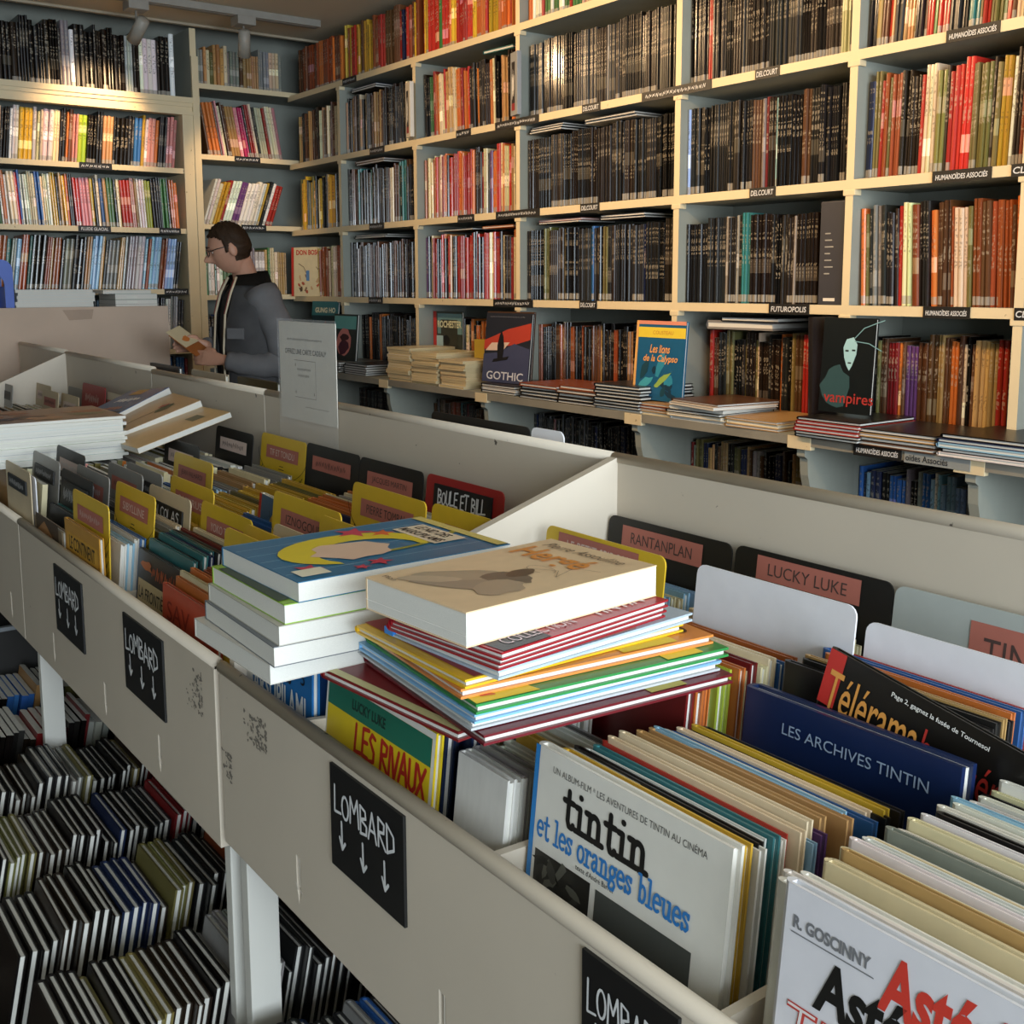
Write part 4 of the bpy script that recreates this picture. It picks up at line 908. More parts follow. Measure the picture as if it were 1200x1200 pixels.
# far bins
for k, (px_, y, w, m, st, lb) in enumerate([((2, 448), 1.0, .2, GCARD, BLK, 'grey card with a black mark in the far bin'), ((42, 448), 1.12, .25, CCARD, PALE, 'beige card nearest the white raked end panel'), ((50, 455), 1.08, .24, CCARD, LABELC, 'beige card with a red label in the far bin'),
        ((72, 460), 1.10, .24, CCARD, PALE, 'cream card right of the beige pair in the far bin'), ((80, 452), 1.2, .24, GCARD, GCARD, 'grey card at the back board beside the red one'), ((122, 458), 1.205, .26, C('#d3c6ae', .5), LABELC, 'cream card with a red label at the far back board'), ((149, 463), 1.205, .24, C('#d3c6ae', .5), LABELC, 'cream card with a red-framed label behind the blue thick book')]):
    sc(px_, y, w, m, lb, st, None, tmat=INK)
sc((97, 448), 1.195, .30, RCARD, 'red card at the far back board', None, None); hp = [o for o in bpy.data.objects if o.get('label') == 'red card at the far back board'][0]
scribble(hp, .05, .33, .18, .035, .004, PALE, n=7)

# ================================================================== ALBUMS IN THE BINS
LEAN = 6.0; SL = math.radians(LEAN)
def fills(front, back, segs, place, **k):
    """segs: (y0, y1, palette, word)"""
    for y0, y1, pal, wd in segs:
        fill(front[0], front[1], back[0], back[1], y0, y1, pal, '%s %s' % (wd, place), 'albums %s %s' % (wd, place), lean=LEAN, **k)
def front_album(label, TL, y, w, h, t, col, z=None, x=None, lean=-SL, roll=0, name='hardcover_album'):
    p = PY(*TL, y); X = p.x if x is None else x; zt = p.z if z is None else z
    r = album(name, label, 'book', (X, y - h * math.sin(-lean), zt - h * math.cos(lean)), w, t, h, lin(col), (lean, roll, 0))
    return r
WHITEC, BLACKI = C('#ecebe6', .3), C('#161514', .4)
# --- near bin, first compartment (under the stacks)
a = front_album('bright blue album with white capitals under the thick paperbacks', (275, 768), .628, .232, .33, .012, '#1f6fb0', x=-1.545, z=.99, lean=-.03)
patch('spine_stripe', rect(0, .008, 0, .33), C('#d9c23a'), a); letter('MARSUPILAMI', WHITEC, a, .015, .235, .2, .045, bold=.02, y=-.0012); letter('OURS', BLACKI, a, .1, .285, .07, .03, y=-.0012, bold=.01); letter('5', BLACKI, a, .2, .295, .012, .02, y=-.0012)
fills((-1.53, -1.312), (-1.385, -1.12), [(.66, 1.075, 'light_blue:3 charcoal:2 white:2 blue:2 navy:2', 'under the thick paperbacks'), (1.10, 1.21, 'white:2 light_blue:3 charcoal:3 teal:2 cream:1', 'between the yellow card and the black card')], 'in the near bin', ztop=1.03)
# --- second compartment
a = front_album('yellow and green album with red brush lettering at the near bin front', (394, 797), .642, .268, .34, .011, '#e3c522', z=.99, x=-1.29)
patch('cover_border', rect(.0, .268, .0, .34), C('#e8e4da'), a, -.0005); patch('cover_field', rect(.006, .262, .0, .332), C('#e0c31f'), a, -.0008); patch('title_band', rect(.006, .262, .298, .332), C('#1f6f58'), a, -.0011)
letter('LUCKY LUKE', C('#16332b'), a, .072, .308, .085, .014, y=-.0015, bold=.03); stroke_text('LES RIVAUX', HAND, .085, .257, .17, .036, .0055, C('#b3271f'), a, -.0015, jitter=.05); stroke_text('DE PAINFUL GULCH', HAND, .1, .230, .155, .018, .003, C('#b3271f'), a, -.0015, jitter=.05)
fills((-1.292, -1.01), (-1.1, -1.01), [(.658, .70, 'white:3 navy:2 yellow:1', 'right behind the yellow and green album'), (.705, .88, 'yellow:2 white:3 blue:2 charcoal:2 cream:2 grey:2', 'under the tall stack of coloured albums')], 'in the near bin', ztop=1.03)
fills((-1.15, -.875), (-1.1, -.842), [(.885, 1.085, 'orange:5 cream:3 red:2 white:2 blue:1.5 green:1 dark_red:2 lime:1', 'in front of the blank white card'), (1.125, 1.205, 'charcoal:2 cream:2 dark_red:1', 'behind the blank white card')], 'in the near bin', ztop=1.035, left=False)
fills((-.99, -.872), (-.99, -.842), [(.64, .80, 'white:3 yellow:2 grey:2 cream:2 blue:1', 'right below the tall coloured stack')], 'in the near bin', ztop=.985, wmax=.1)
# --- third compartment
a = front_album('white album with large black and blue title lettering, near bin front', (637, 875), .655, .266, .345, .014, '#dedad0', z=1.036, x=-.85)
patch('spine_stripe', rect(-.0, .007, 0, .345), C('#2b7fc4'), a, -.0008); patch('cover_field', rect(.007, .266, 0, .345), C('#dcd9d0', .35), a, -.0006)
letter('UN ALBUM-FILM * LES AVENTURES DE TINTIN AU CINÉMA', C('#55524e'), a, .03, .3245, .21, .0085, y=-.0012)
stroke_text('tintin', SLAB, .05, .280, .122, .039, .0062, BLACKI, a, -.0013); stroke_text('et les oranges bleues', SLAB, .012, .2535, .216, .0255, .0030, C('#2b77bd', .4), a, -.0013); letter("texte d'André Barret", BLACKI, a, .075, .2445, .055, .0055, y=-.0012)
patch('photo_panel', rect(.012, .098, .02, .240), C('#23221e', .35), a, -.0009); patch('photo_panel', rect(.106, .232, .02, .238), C('#4a4c48', .35), a, -.0009)
for q in range(12): patch('photo_leaf', blob(RN.uniform(.022, .09), RN.uniform(.19, .232), .011, .005, 9, .5, RN.uniform(0, 3)), C(RN.choice(['#3c3b34', '#5a594f', '#15140f', '#2d2c26'])), a, -.0011)
patch('photo_hat', blob(.07, .185, .028, .022, 16, .05), C('#0f0e0c'), a, -.0013); patch('photo_head', blob(.2, .16, .028, .033, 16, .08), C('#15130f'), a, -.0013); patch('photo_light', blob(.14, .185, .011, .011, 12, .1), C('#b89a78'), a, -.0013)
seq3 = 'white:4 light_blue:4 cream:3 tan:2 blue:3 red:2 yellow:1.5 purple:1.5 teal:1 black:2 charcoal:1'
fills((-.853, -.56), (-.828, -.56), [(.675, .79, ['yellow', 'white', 'black', 'white', 'teal', 'white', 'red', 'cream', 'light blue', 'cream', 'purple', 'tan'], 'behind the white blue-lettered album'), (.795, .885, ['tan', 'light blue', 'white', 'blue', 'cream', 'black', 'yellow', 'charcoal', 'white', 'navy', 'light blue', 'dark red', 'white'], 'in front of the navy embossed album')], 'in the near bin', ztop=1.035, t=(.006, .0105), slope=-.1)
a = front_album('navy album with embossed silver capitals in the near bin', (840, 805), .952, .277, .36, .026, '#14264f', z=1.034, x=-.838)
stroke = C('#9fb2cc', .3)
letter('LES ARCHIVES TINTIN', stroke, a, .06, .322, .185, .0125, y=-.0012)
a = front_album('black magazine with orange and red title lettering tilted in the near bin', (968, 772), 1.0, .27, .36, .009, '#16130f', z=1.10, x=-.825, roll=.2, name='magazine')
patch('red_corner', rect(0, .022, .295, .36), C('#c0312a'), a, -.0008); letter('Télérama', C('#dd9a4a'), a, .008, .292, .12, .046, bold=.006, y=-.0013); letter('hors', C('#b5342c'), a, .132, .292, .05, .04, bold=.004, y=-.0013); letter('série', C('#b5342c'), a, .188, .292, .055, .036, bold=.004, y=-.0013)
letter('Page 2, gagnez la fusée de Tournesol', WHITEC, a, .085, .343, .115, .007, bold=.01, y=-.0012)
fills((-.853, -.56), (-.828, -.56), [(1.014, 1.058, 'tan:2 charcoal:2 orange:1', 'behind the tilted black magazine'), (1.06, 1.075, 'orange:1', 'leading the row before the blank card'), (1.076, 1.09, 'blue:1', 'before the blank white card'), (1.092, 1.112, 'red:1', 'against the blank white card')], 'in the near bin', ztop=1.055, t=(.009, .012), jz=.004, left=False)
fills((-.853, -.56), (-.828, -.56), [(1.14, 1.205, 'charcoal:2 tan:1', 'in front of the clear grey card')], 'in the near bin', ztop=1.0)
# --- fourth compartment
a = front_album('white album with grey, red and black title lettering at the near bin front', (923, 1030), .628, .268, .345, .012, '#dfdfe4', z=1.053, x=-.508)
patch('cover_field', rect(.004, .268, 0, .345), C('#dedde3', .3), a, -.0005)
letter('R. GOSCINNY', C('#77787c'), a, .012, .314, .068, .010, bold=.035, y=-.0012); ribbons('rule', [[(.011, .3105), (.083, .3105)]], .0009, C('#77787c'), a, -.0012)
letter('Astérix', C('#cf3d30'), a, .088, .292, .115, .042, bold=.035, shear=.12, y=-.0013); letter('Astérix', BLACKI, a, .036, .264, .122, .040, bold=.035, shear=.12, y=-.0013); letter('TRA', C('#c4433a'), a, .014, .228, .085, .031, bold=.012, shear=.1, y=-.0013); letter('TRA', C('#e6e0e0'), a, .0148, .2285, .0835, .0295, bold=-.022, shear=.1, y=-.0016)
fills((-.545, -.268), (-.545, -.28), [(.642, .70, ['white'], 'right behind the red-titled white album'), (.703, .745, ['cream', 'cream', 'tan', 'cream'], 'in the cream run'), (.747, .84, ['white', 'white', 'cream', 'white', 'white', 'grey'], 'after the cream run'), (.842, .89, ['white', 'black', 'black', 'white'], 'about the black pair, white row'), (.892, .96, ['white', 'light blue', 'light blue', 'white', 'blue', 'white', 'black'], 'in the light blue run'), (.97, 1.19, ['cream', 'white', 'navy', 'black', 'white', 'white', 'grey'], 'at the back of the white row')], 'in the near bin', ztop=1.038, t=(.0065, .011), slope=-.06)

# --- yellow-card bin
a = front_album('ochre album with dark capitals at the front of the yellow-card bin', (69, 609), .611, .262, .31, .010, '#c8912f', x=-2.495, z=.995, lean=-.0)
patch('title_band', rect(.02, .25, .245, .285), C('#d3a03a'), a); letter('LE CONTINENT', BLACKI, a, .04, .250, .19, .03, bold=.01, y=-.0012)
a = front_album('brown album with a torn paper picture at the corner of the yellow-card bin', (27, 598), .612, .25, .29, .014, '#8d7a60', x=-2.775, z=.955, lean=0)
patch('picture', rect(.02, .22, .06, .30), C('#4a3a2a'), a); patch('picture', [(.03, .26), (.1, .29), (.2, .25), (.21, .2), (.12, .24)], C('#a3764a'), a, -.001)
a = front_album('dark album with a cream title band and orange lettering, yellow-card bin front', (162, 639), .683, .258, .29, .012, '#23262c', x=-2.213, z=.972)
patch('title_band', rect(.012, .2, .185, .232), C('#cdb98c'), a); letter('LA FRONTIÈRE', BLACKI, a, .02, .194, .17, .03, bold=.01, y=-.0012); patch('picture', blob(.06, .262, .03, .01, 10, .4), C('#b5622f'), a, -.001); scribble(a, .09, .245, .14, .026, .004, C('#b0552c'), n=6)
a = front_album('orange-red album with dark outlined capitals beside the thick paperbacks', (189, 680), .636, .262, .28, .010, '#b5442a', x=-1.935, z=.968, lean=-.05)
letter('SAV', C('#7c2418'), a, .03, .22, .11, .035, y=-.0012)
fills((-1.657, -1.6), (-1.657, -1.485), [(.86, 1.03, 'cream:2 pink:1 grey:2', 'against the raked side panel')], 'in the yellow-card bin', wmax=.12)
K1, K1b = (-1.933, -1.67), (-1.938, -1.67)
fills(K1, K1b, [(.655, .70, ['orange', 'cream', 'tan', 'orange', 'cream'], 'behind the orange-red album'), (.705, .85, 'teal:4 charcoal:3 rust:2 orange:1 grey:2', 'before the eight-letter card'), (.875, 1.022, 'charcoal:2 cream:2 brown:2 grey:2', 'behind the eight-letter card'), (1.05, 1.19, 'cream:2 pink:2 brown:2 white:2', 'in front of the red card')], 'in the yellow-card bin', ztop=.975, t=(.007, .012), slope=.1)
K2, K2b = (-2.213, -1.95), (-2.223, -1.956)
fills(K2, K2b, [(.70, .812, ['teal', 'charcoal', 'teal', 'navy', 'teal', 'charcoal', 'teal', 'dark red', 'charcoal', 'cream'], 'in the dark teal row'), (.835, .92, 'charcoal:3 teal:2 rust:2 blue:1', 'behind the two-word white card'), (.955, 1.05, 'dark_brown:2 red:2 black:2 navy:1', 'beside the tilted picture album'), (1.055, 1.19, 'orange:3 cream:3 brown:2 purple:1 grey:2', 'in front of the black middle card')], 'in the yellow-card bin', ztop=.985, t=(.007, .012), slope=.085)
a = front_album('album with red spine and balloon picture tilted in the yellow-card bin', (297, 548), .938, .25, .33, .012, '#d8d2c2', x=-2.205, z=1.06, roll=.05)
patch('spine_stripe', rect(0, .012, 0, .33), C('#b8322a'), a, -.0008); patch('picture', rect(.012, .25, .22, .33), C('#3d5f7c'), a); patch('picture_balloon', blob(.075, .265, .02, .03, 14, .05), C('#c79a3c'), a, -.001); letter('DOM', BLACKI, a, .03, .17, .12, .04, bold=.03, y=-.001)
K3, K3b = (-2.493, -2.23), (-2.503, -2.24)
fills(K3, K3b, [(.658, .715, ['white', 'light blue', 'white', 'blue', 'light blue', 'tan'], 'between the first yellow cards'), (.742, .79, ['olive', 'grey', 'cream', 'olive', 'yellow'], 'behind the white-named card'), (.815, .84, 'olive:2 yellow:2', 'behind the beige hand-lettered card'), (.87, 1.17, 'yellow:12 olive:1', 'in the yellow row behind the seven-letter card')], 'in the yellow-card bin', ztop=.975, slope=.09)
fills((-2.773, -2.512), (-2.773, -2.52), [(.645, .67, ['charcoal', 'teal', 'yellow'], 'before the black hand-lettered card'), (.735, .78, 'grey:2 charcoal:2', 'behind the grey card'), (.855, .945, 'white:3 black:3 blue:2 grey:2', 'behind the grey hand-lettered card'), (.975, 1.18, 'cream:3 grey:3 light_blue:1 tan:2', 'under the leaning books')], 'in the yellow-card bin', ztop=.97, slope=.09)
for f_, b_ in (((-3.06, -2.80), (-3.06, -2.80)), ((-3.34, -3.08), (-3.34, -3.08)), ((-3.59, -3.36), (-3.59, -3.36)), ((-3.87, -3.61), (-3.87, -3.61)), ((-4.18, -3.9), (-4.18, -3.9)), ((-4.48, -4.22), (-4.48, -4.22)), ((-4.88, -4.52), (-4.86, -4.52))):
    for ya, yb_ in ((.645, .67), (.70, .735), (.76, 1.02), (1.05, 1.165)) if f_[0] == -3.06 else ((.645, 1.19),):
        fill(f_[0], f_[1], b_[0], b_[1], ya, yb_, 'cream:3 tan:3 orange:1 charcoal:3 olive:2 pink:1 grey:2 white:2 light_blue:1', '', '', lean=LEAN, stuff=BINSTUFF, ztop=1.01)
WALLSTUFF.build('comic_album_rows', 'rows of comic album spines on the farther shelves of the bookcases', 'books')
BINSTUFF.build('far_bin_albums', 'rows of albums packed in the far bins', 'books')

# ================================================================== STACKS ON THE BINS
def flat_from_pixels(label, Lp, Fp, Rp, ztop, t, col, name='hardcover_album', soft=False, minw=None, l=None, group=None):
    """album lying flat, from the pixels of its left, near and right corners on the plane of its top"""
    a, b, c = PZ(*Lp, ztop), PZ(*Fp, ztop), PZ(*Rp, ztop)
    w = (b - a).length; ll = l or (c - b).length
    ang = math.atan2((b - a).y, (b - a).x); ang2 = math.atan2((c - b).y, (c - b).x) - PI / 2
    an = (ang + ang2) / 2
    r = flat_album(name, label, (0, 0, 0), w, ll, t, lin(col), an, soft=soft)
    ex = Vector((math.cos(an), math.sin(an), 0)); p = b - ex * w
    r.location = (p.x, p.y, ztop - t)
    r['w'] = w; r['l'] = ll
    return r, w, ll
# thick paperback stack on the left
zb = 1.05
specs = [((222, 735), (318, 780), '#c9c4ba', .024, 'bottom paperback of the five-book stack, grey mottled cover'), ((232, 712), (343, 757), '#6a6f74', .024, 'paperback second from the bottom of the five-book stack'),
         ((240, 694), (347, 735), '#b4b0a2', .023, 'middle paperback of the five-book stack'), ((246, 672), (338, 708), '#8fb83a', .023, 'paperback with a bright green cover, second from the top of its stack')]
z = zb
offs = [(-1.352, .484, .222, .02), (-1.342, .495, .225, -.03), (-1.338, .499, .222, -.02), (-1.333, .503, .215, .0)]
for (lp, fp, col, t, lb), (ox, oy, w, an) in zip(specs, offs):
    r = flat_album('paperback', lb, (ox, oy, z), w, .30, t, lin(col), an, 'thick paperbacks on the near bin', soft=True)
    z += t
    if 'green' in lb: patch('cover_corner', [(0.02, .0), (.2, .0), (.19, .05), (.03, .1)], C('#31402c'), r, t + .0006, 'top')
r = flat_album('paperback', 'blue paperback with a yellow crescent and red leaves on its cover', (-1.328, .515, z), .213, .30, .024, lin('#2f7096'), .02, 'thick paperbacks on the near bin', soft=True)
zt = .0247
for k in range(6): ribbons('cover_line', [[(.004 + .035 * k, .002), (.004 + .035 * k, .298)]], .0012, C('#9fc0cf'), r, zt, 'top')
cres = arc(.11, .13, .075, .1, 60, 330, 18) + arc(.135, .14, .06, .07, 300, 85, 14)
patch('cover_crescent', cres, C('#d8c12f'), r, zt + .0003, 'top')
patch('cover_nest', blob(.12, .12, .042, .05, 16, .15), C('#d8b8a0'), r, zt + .0005, 'top')
for cx, cy, rr, cc in ((.035, .17, .028, '#c43a52'), (.06, .2, .02, '#d5622f'), (.17, .035, .02, '#c43a52'), (.19, .12, .018, '#c0304a'), (.2, .09, .012, '#c43a52')):
    st = []
    for q in range(10):
        ra = rr * (1 if q % 2 == 0 else .42); st.append((cx + ra * math.cos(q * PI / 5), cy + ra * math.sin(q * PI / 5)))
    patch('cover_leaf', st, C(cc), r, zt + .0006, 'top')
ribbons('cover_branch', [arc(.07, .16, .08, .14, -30, 60, 10)], .008, C('#8f8a2a'), r, zt + .0004, 'top')
patch('title_panel', rect(.05, .155, .222, .272), C('#e0cdb2'), r, zt + .0006, 'top')
letter('LE NID DES', BLACKI, r, .06, .25, .075, .016, zt + .001, 'top', bold=.02); letter('MARSUPILAMIS', BLACKI, r, .055, .228, .095, .016, zt + .001, 'top', bold=.02)
patch('cover_band', rect(.004, .21, .282, .298), C('#cdbb6a'), r, zt + .0004, 'top'); patch('publisher_label', rect(.17, .2, .012, .05), C('#e3dcc4'), r, zt + .0006, 'top')
# stack of coloured albums under the fat paperback
T = []
def fs(label, L_, F_, R_, zt_, t, col, **k):
    r, w, l = flat_from_pixels(label, L_, F_, R_, zt_, t, col, **k); return r, w, l
r, w, l = fs('album with dark red cover and yellowish edge at the bottom of the coloured stack', (404, 776), (537, 858), (700, 785), 1.05, .011, '#7a1c1e')
patch('cover_edge', rect(0, w, 0, .012), C('#c9c08a'), r, .0117, 'top')
r, w, l = fs('dark red album with a yellow patch near the bottom of the coloured stack', (430, 765), (567, 862), (853, 789), 1.063, .011, '#6b1620', l=.325)
patch('cover_patch', rect(w - .06, w - .002, .21, .26), C('#b9a83c'), r, .0116, 'top'); scribble(r, w - .05, .08, .035, .06, .003, C('#8a3a40'), .0118, 'top', n=4)
r, w, l = fs('white-edged album with grey spine in the coloured stack', (418, 755), (552, 845), (846, 775), 1.0745, .0105, '#b9bdc0', l=.325)
r, w, l = fs('album with blue and white lettered spine in the coloured stack', (416, 752), (556, 838), (848, 768), 1.0845, .0095, '#7fb4e0', l=.325)
patch('cover_patch', rect(w - .05, w - .002, .24, .29), C('#d4d23c'), r, .0100, 'top')
r, w, l = fs('green album with a yellow corner in the coloured stack', (425, 742), (558, 826), (848, 762), 1.0955, .0105, '#2f8a45', l=.325)
patch('cover_corner', [(w - .12, .001), (w - .001, .001), (w - .001, .075), (w - .07, .055)], C('#e6cf2c'), r, .0111, 'top'); patch('cover_patch', rect(w - .05, w - .002, .24, .29), C('#e6cf2c'), r, .0111, 'top'); scribble(r, w - .06, .012, .05, .018, .004, C('#d0562c'), .0116, 'top', n=4)
r, w, l = fs('orange album with a yellow patch in the coloured stack', (420, 735), (540, 808), (832, 748), 1.1065, .0105, '#d9863f', l=.325)
patch('cover_patch', rect(w - .09, w - .002, .2, .275), C('#e3c42e'), r, .0111, 'top'); patch('cover_mark', blob(w - .035, .3, .014, .01, 14, .03), C('#4a2a1a'), r, .0111, 'top')
r, w, l = fs('yellow-edged album with a dark red cover in the coloured stack', (412, 733), (545, 797), (775, 740), 1.1165, .0095, '#e0b322', l=.30)
patch('cover_field', rect(.0, w - .002, .012, .25), C('#8a1d20'), r, .0101, 'top')
r, w, l = fs('pale blue album with a blue spine tip in the coloured stack', (454, 733), (584, 786), (777, 728), 1.127, .010, '#aebfce', l=.29)
patch('cover_patch', rect(.04, w - .002, .02, .2), C('#b5837a'), r, .0106, 'top'); box('spine_tip', -.004, .012, -.001, .012, .001, .009, C('#2b7fd0'), r)
zr = 1.127
for k in range(3):
    zr += .0085
    r, w, l = fs(['red thin album, lowest of three under the fat paperback', 'red thin album, middle of three under the fat paperback', 'red thin album with a black corner right under the fat paperback'][k], (463 + 1 * k, 727 - 4 * k), (584 + 2 * k, 777 - 6 * k), (749 + 1 * k, 718 - 5 * k), zr, .0083, '#9c1a24', l=.255)
patch('cover_corner', rect(w - .06, w - .001, .004, .07), C('#2a1a1a'), r, .0088, 'top')
letter('COLLECTION', C('#c9aeb0'), r, w - .012, .02, .10, .018, .0095, 'top', rotz=PI / 2); letter('TINTIN', C('#d9c6c6'), r, w - .012, .15, .08, .018, .0095, 'top', rotz=PI / 2)
# the fat paperback
zt7 = zr + .036
r, w, l = fs('fat cream paperback with orange title and a grey photograph on its cover', (436, 675), (546, 718), (760, 660), zt7, .0355, '#e2c6a0', name='paperback', soft=True)
HB = .0362
ribbons('page_line', [[(.0, .0118), (w, .0118)]], .0008, C('#f4f1ea'), r, -.0006, 'front')
for cx, cy, rx, ry, an, cc in ((.085, .06, .06, .02, .6, '#9a8b78'), (.06, .08, .05, .02, .9, '#a89880'), (.1, .11, .03, .022, .5, '#6e6355'), (.12, .08, .025, .03, .2, '#a8967f'), (.05, .045, .035, .012, .7, '#b9a68c'), (.095, .135, .012, .02, .2, '#57483a')):
    patch('cover_photo', blob(cx * w / .165, cy, rx, ry, 16, .12, an), C(cc, .3), r, HB + .0002, 'top')
letter('Hergé', C('#d98b3c', .3), r, w * .10, .172, w * .66, .056, HB + .0006, 'top', bold=.018); letter('Pierre Assouline', C('#5b4a3c', .3), r, w * .12, .236, w * .74, .018, HB + .0006, 'top', shear=.3)
ribbons('cover_signature', [[(w * .5, .15), (w * .7, .17), (w * .8, .15), (w * .72, .19), (w * .9, .2)], arc(w * .6, .16, .02, .012, 0, 300, 10)], .0008, C('#8d7a64'), r, HB + .0005, 'top')
letter('Plon', C('#4a3d33'), r, .012, .012, .022, .007, HB + .0006, 'top')

# wide stack of thin albums and leaning books on the farther bins
z = 1.02
for k in range(14):
    flat_album('thin_album', 'thin album in the tall pale-edged stack left of the leaning books' if k < 13 else 'thin album with a brown landscape cover on top of the pale-edged stack', (-3.42 + RN.uniform(-.006, .006), .55 + RN.uniform(-.008, .008), z), .32, .385, .0085, lin(RN.choice(['#cfd6c8', '#dfe2d2', '#bcd0dd', '#2c3f7a', '#d9dcc8']) if k < 13 else '#8f7358'), RN.uniform(-.015, .015), 'thin albums of the wide stack', soft=True)
    z += .0085
tp = [o for o in bpy.data.objects if o.get('label', '').startswith('thin album with a brown')][0]
for q in range(12): patch('cover_picture', blob(RN.uniform(.04, .26), RN.uniform(.04, .34), RN.uniform(.015, .04), RN.uniform(.02, .06), 12, .4), C(RN.choice(['#6b5848', '#a06a4c', '#8d8a6a', '#4c4650', '#b08a6c'])), tp, .0092 + .0001 * (q % 4), 'top')
def tilted(label, p1, y1, p2, y2, w, t, col, name='paperback', soft=True):
    a, b = PY(*p1, y1), PY(*p2, y2); d = b - a; l = d.length
    ey = d.normalized(); ex = Vector((1, 0, 0)); ex = (ex - ey * ex.dot(ey)).normalized(); ez = ex.cross(ey)
    r = flat_album(name, label, (0, 0, 0), w, l, t, lin(col), 0, soft=soft)
    o = a - ex * w
    r.matrix_world = Matrix(((ex.x, ey.x, ez.x, o.x), (ex.y, ey.y, ez.y, o.y), (ex.z, ey.z, ez.z, o.z), (0, 0, 0, 1)))
    return r, w, l, t
r, w, l, t = tilted('tan album with a plain cover at the bottom of the leaning books', (163, 532), .93, (272, 489), 1.2, .25, .016, '#c9a871')
patch('cover_patch', rect(.13, .19, .19, .23), C('#6b6a4c'), r, t + .0006, 'top')
r, w, l, t = tilted('tan album with a flower drawing leaning on the pale-edged stack', (135, 526), .93, (238, 483), 1.19, .25, .02, '#b89a72')
r.location.z += .017
ribbons('cover_stem', [[(.2, .02), (.16, .09), (.15, .17), (.17, .22)]], .004, C('#3c4a30'), r, t + .0006, 'top'); patch('cover_flower', blob(.16, .19, .022, .035, 12, .3), C('#3f5238'), r, t + .0008, 'top'); patch('cover_flower', blob(.13, .2, .012, .02, 10, .3), C('#a5443a'), r, t + .001, 'top'); patch('cover_leaf', blob(.19, .05, .02, .01, 10, .3), C('#3f5238'), r, t + .0008, 'top')
r, w, l, t = tilted('thick blue book with a tan label on top of the leaning books', (135, 506), .99, (203, 470), 1.2, .2, .035, '#2f5a86')
r.location.z += .012
patch('cover_label', rect(.05, .11, .19, .235), C('#b08a4a'), r, t + .0006, 'top'); scribble(r, .05, .13, .11, .035, .005, WHITEC, t + .0008, 'top', n=6); scribble(r, .06, .06, .1, .03, .005, C('#c98a6a'), t + .0008, 'top', n=5); patch('cover_dark', rect(.004, .186, .0, .05), C('#2b2a2c'), r, t + .0005, 'top')

# notice in a clear sleeve on the back board
nt_ = thing('notice_sheet', 'printed notice in a clear sleeve fixed to the bin back board', 'notice', (-2.72, YBK - .006, 1.152))
prism('sheet', rect(0, .32, 0, .253), .002, C('#d7d2c6', .35), nt_, plane='xz')
scribble(nt_, .05, .205, .2, .006, .0012, C('#5c574e'), n=22); letter('OFFREZ UNE CARTE CADEAU*', C('#3d3933'), nt_, .035, .170, .235, .014, bold=.01)
ribbons('frame', [[(.09, .155), (.21, .155), (.21, .06), (.09, .06)]], .0012, C('#77716a'), nt_); scribble(nt_, .105, .128, .08, .008, .0012, C('#6b665e'), n=9); scribble(nt_, .11, .112, .065, .008, .0012, C('#6b665e'), n=8); scribble(nt_, .15, .035, .13, .004, .0009, C('#6b665e'), n=16)
ribbons('frame_mark', [[(.095, .145), (.095, .14)], [(.095, .07), (.095, .075)], [(.2, .07), (.2, .075)]], .003, C('#55504a'), nt_)
sleeve = prism('clear_sleeve', rect(-.006, .326, -.06, .26), .0008, None, nt_, loc=(0, -.0025, 0))
gm = pm('clear_plastic', '#ffffff', .08, 0); gm.node_tree.nodes['Principled BSDF'].inputs['Alpha'].default_value = .12
sleeve.data.materials.clear(); sleeve.data.materials.append(gm)

# ================================================================== SECOND ROW BEHIND THE BACK BOARDS
YS = YBK + .02
for x0, x1, lb in ((-2.62, -1.3, 'bin behind the yellow-card bin, back to back with it'), (-3.76, -2.64, 'bin facing the man, behind the leaning books'), (-4.85, -3.78, 'bin facing the man, behind the far bins')):
    r = thing('display_bin', lb, 'display bin', (x0, YS, 0))
    box('back_board', 0, x1 - x0, 0, .016, .63, 1.19, BINP, r); box('front_board', 0, x1 - x0, .5, .516, .63, .93, BINP, r); box('bin_floor', 0, x1 - x0, .016, .5, .63, .65, BINP, r)
    for xx in (0, x1 - x0 - .016): prism('side_panel', [(0.016, .65), (.5, .65), (.5, .93), (.016, 1.19)], .016, BINP, r, plane='yz', loc=(xx, 0, 0))
    for xx in (.02, x1 - x0 - .07): box('leg', xx, xx + .05, .4, .48, 0, .63, LEGP, r)
sc((560, 492), YS + .03, .36, BCARD, 'black card peeping over the back board beside a white one', x=-2.06, z=1.222, lean=.02, h=.5)
sc((629, 510), YS + .03, .10, WCARD, 'white card peeping over the back board near the raked side panel', x=-1.695, z=1.224, lean=.02, h=.5)
for k, (x, zt_, c, lb) in enumerate([(-3.95, 1.224, '#22262c', 'dark album peeping over the back board under the hands of the man'), (-3.62, 1.218, '#b8ac96', 'beige album peeping over the back board beside the hands of the man'), (-3.3, 1.214, '#4a4326', 'olive album peeping over the back board in front of the man')]):
    album('hardcover_album', lb, 'book', (x, YS + .03 + .03 * k, zt_ - .5), .30, .012, .5, lin(c))

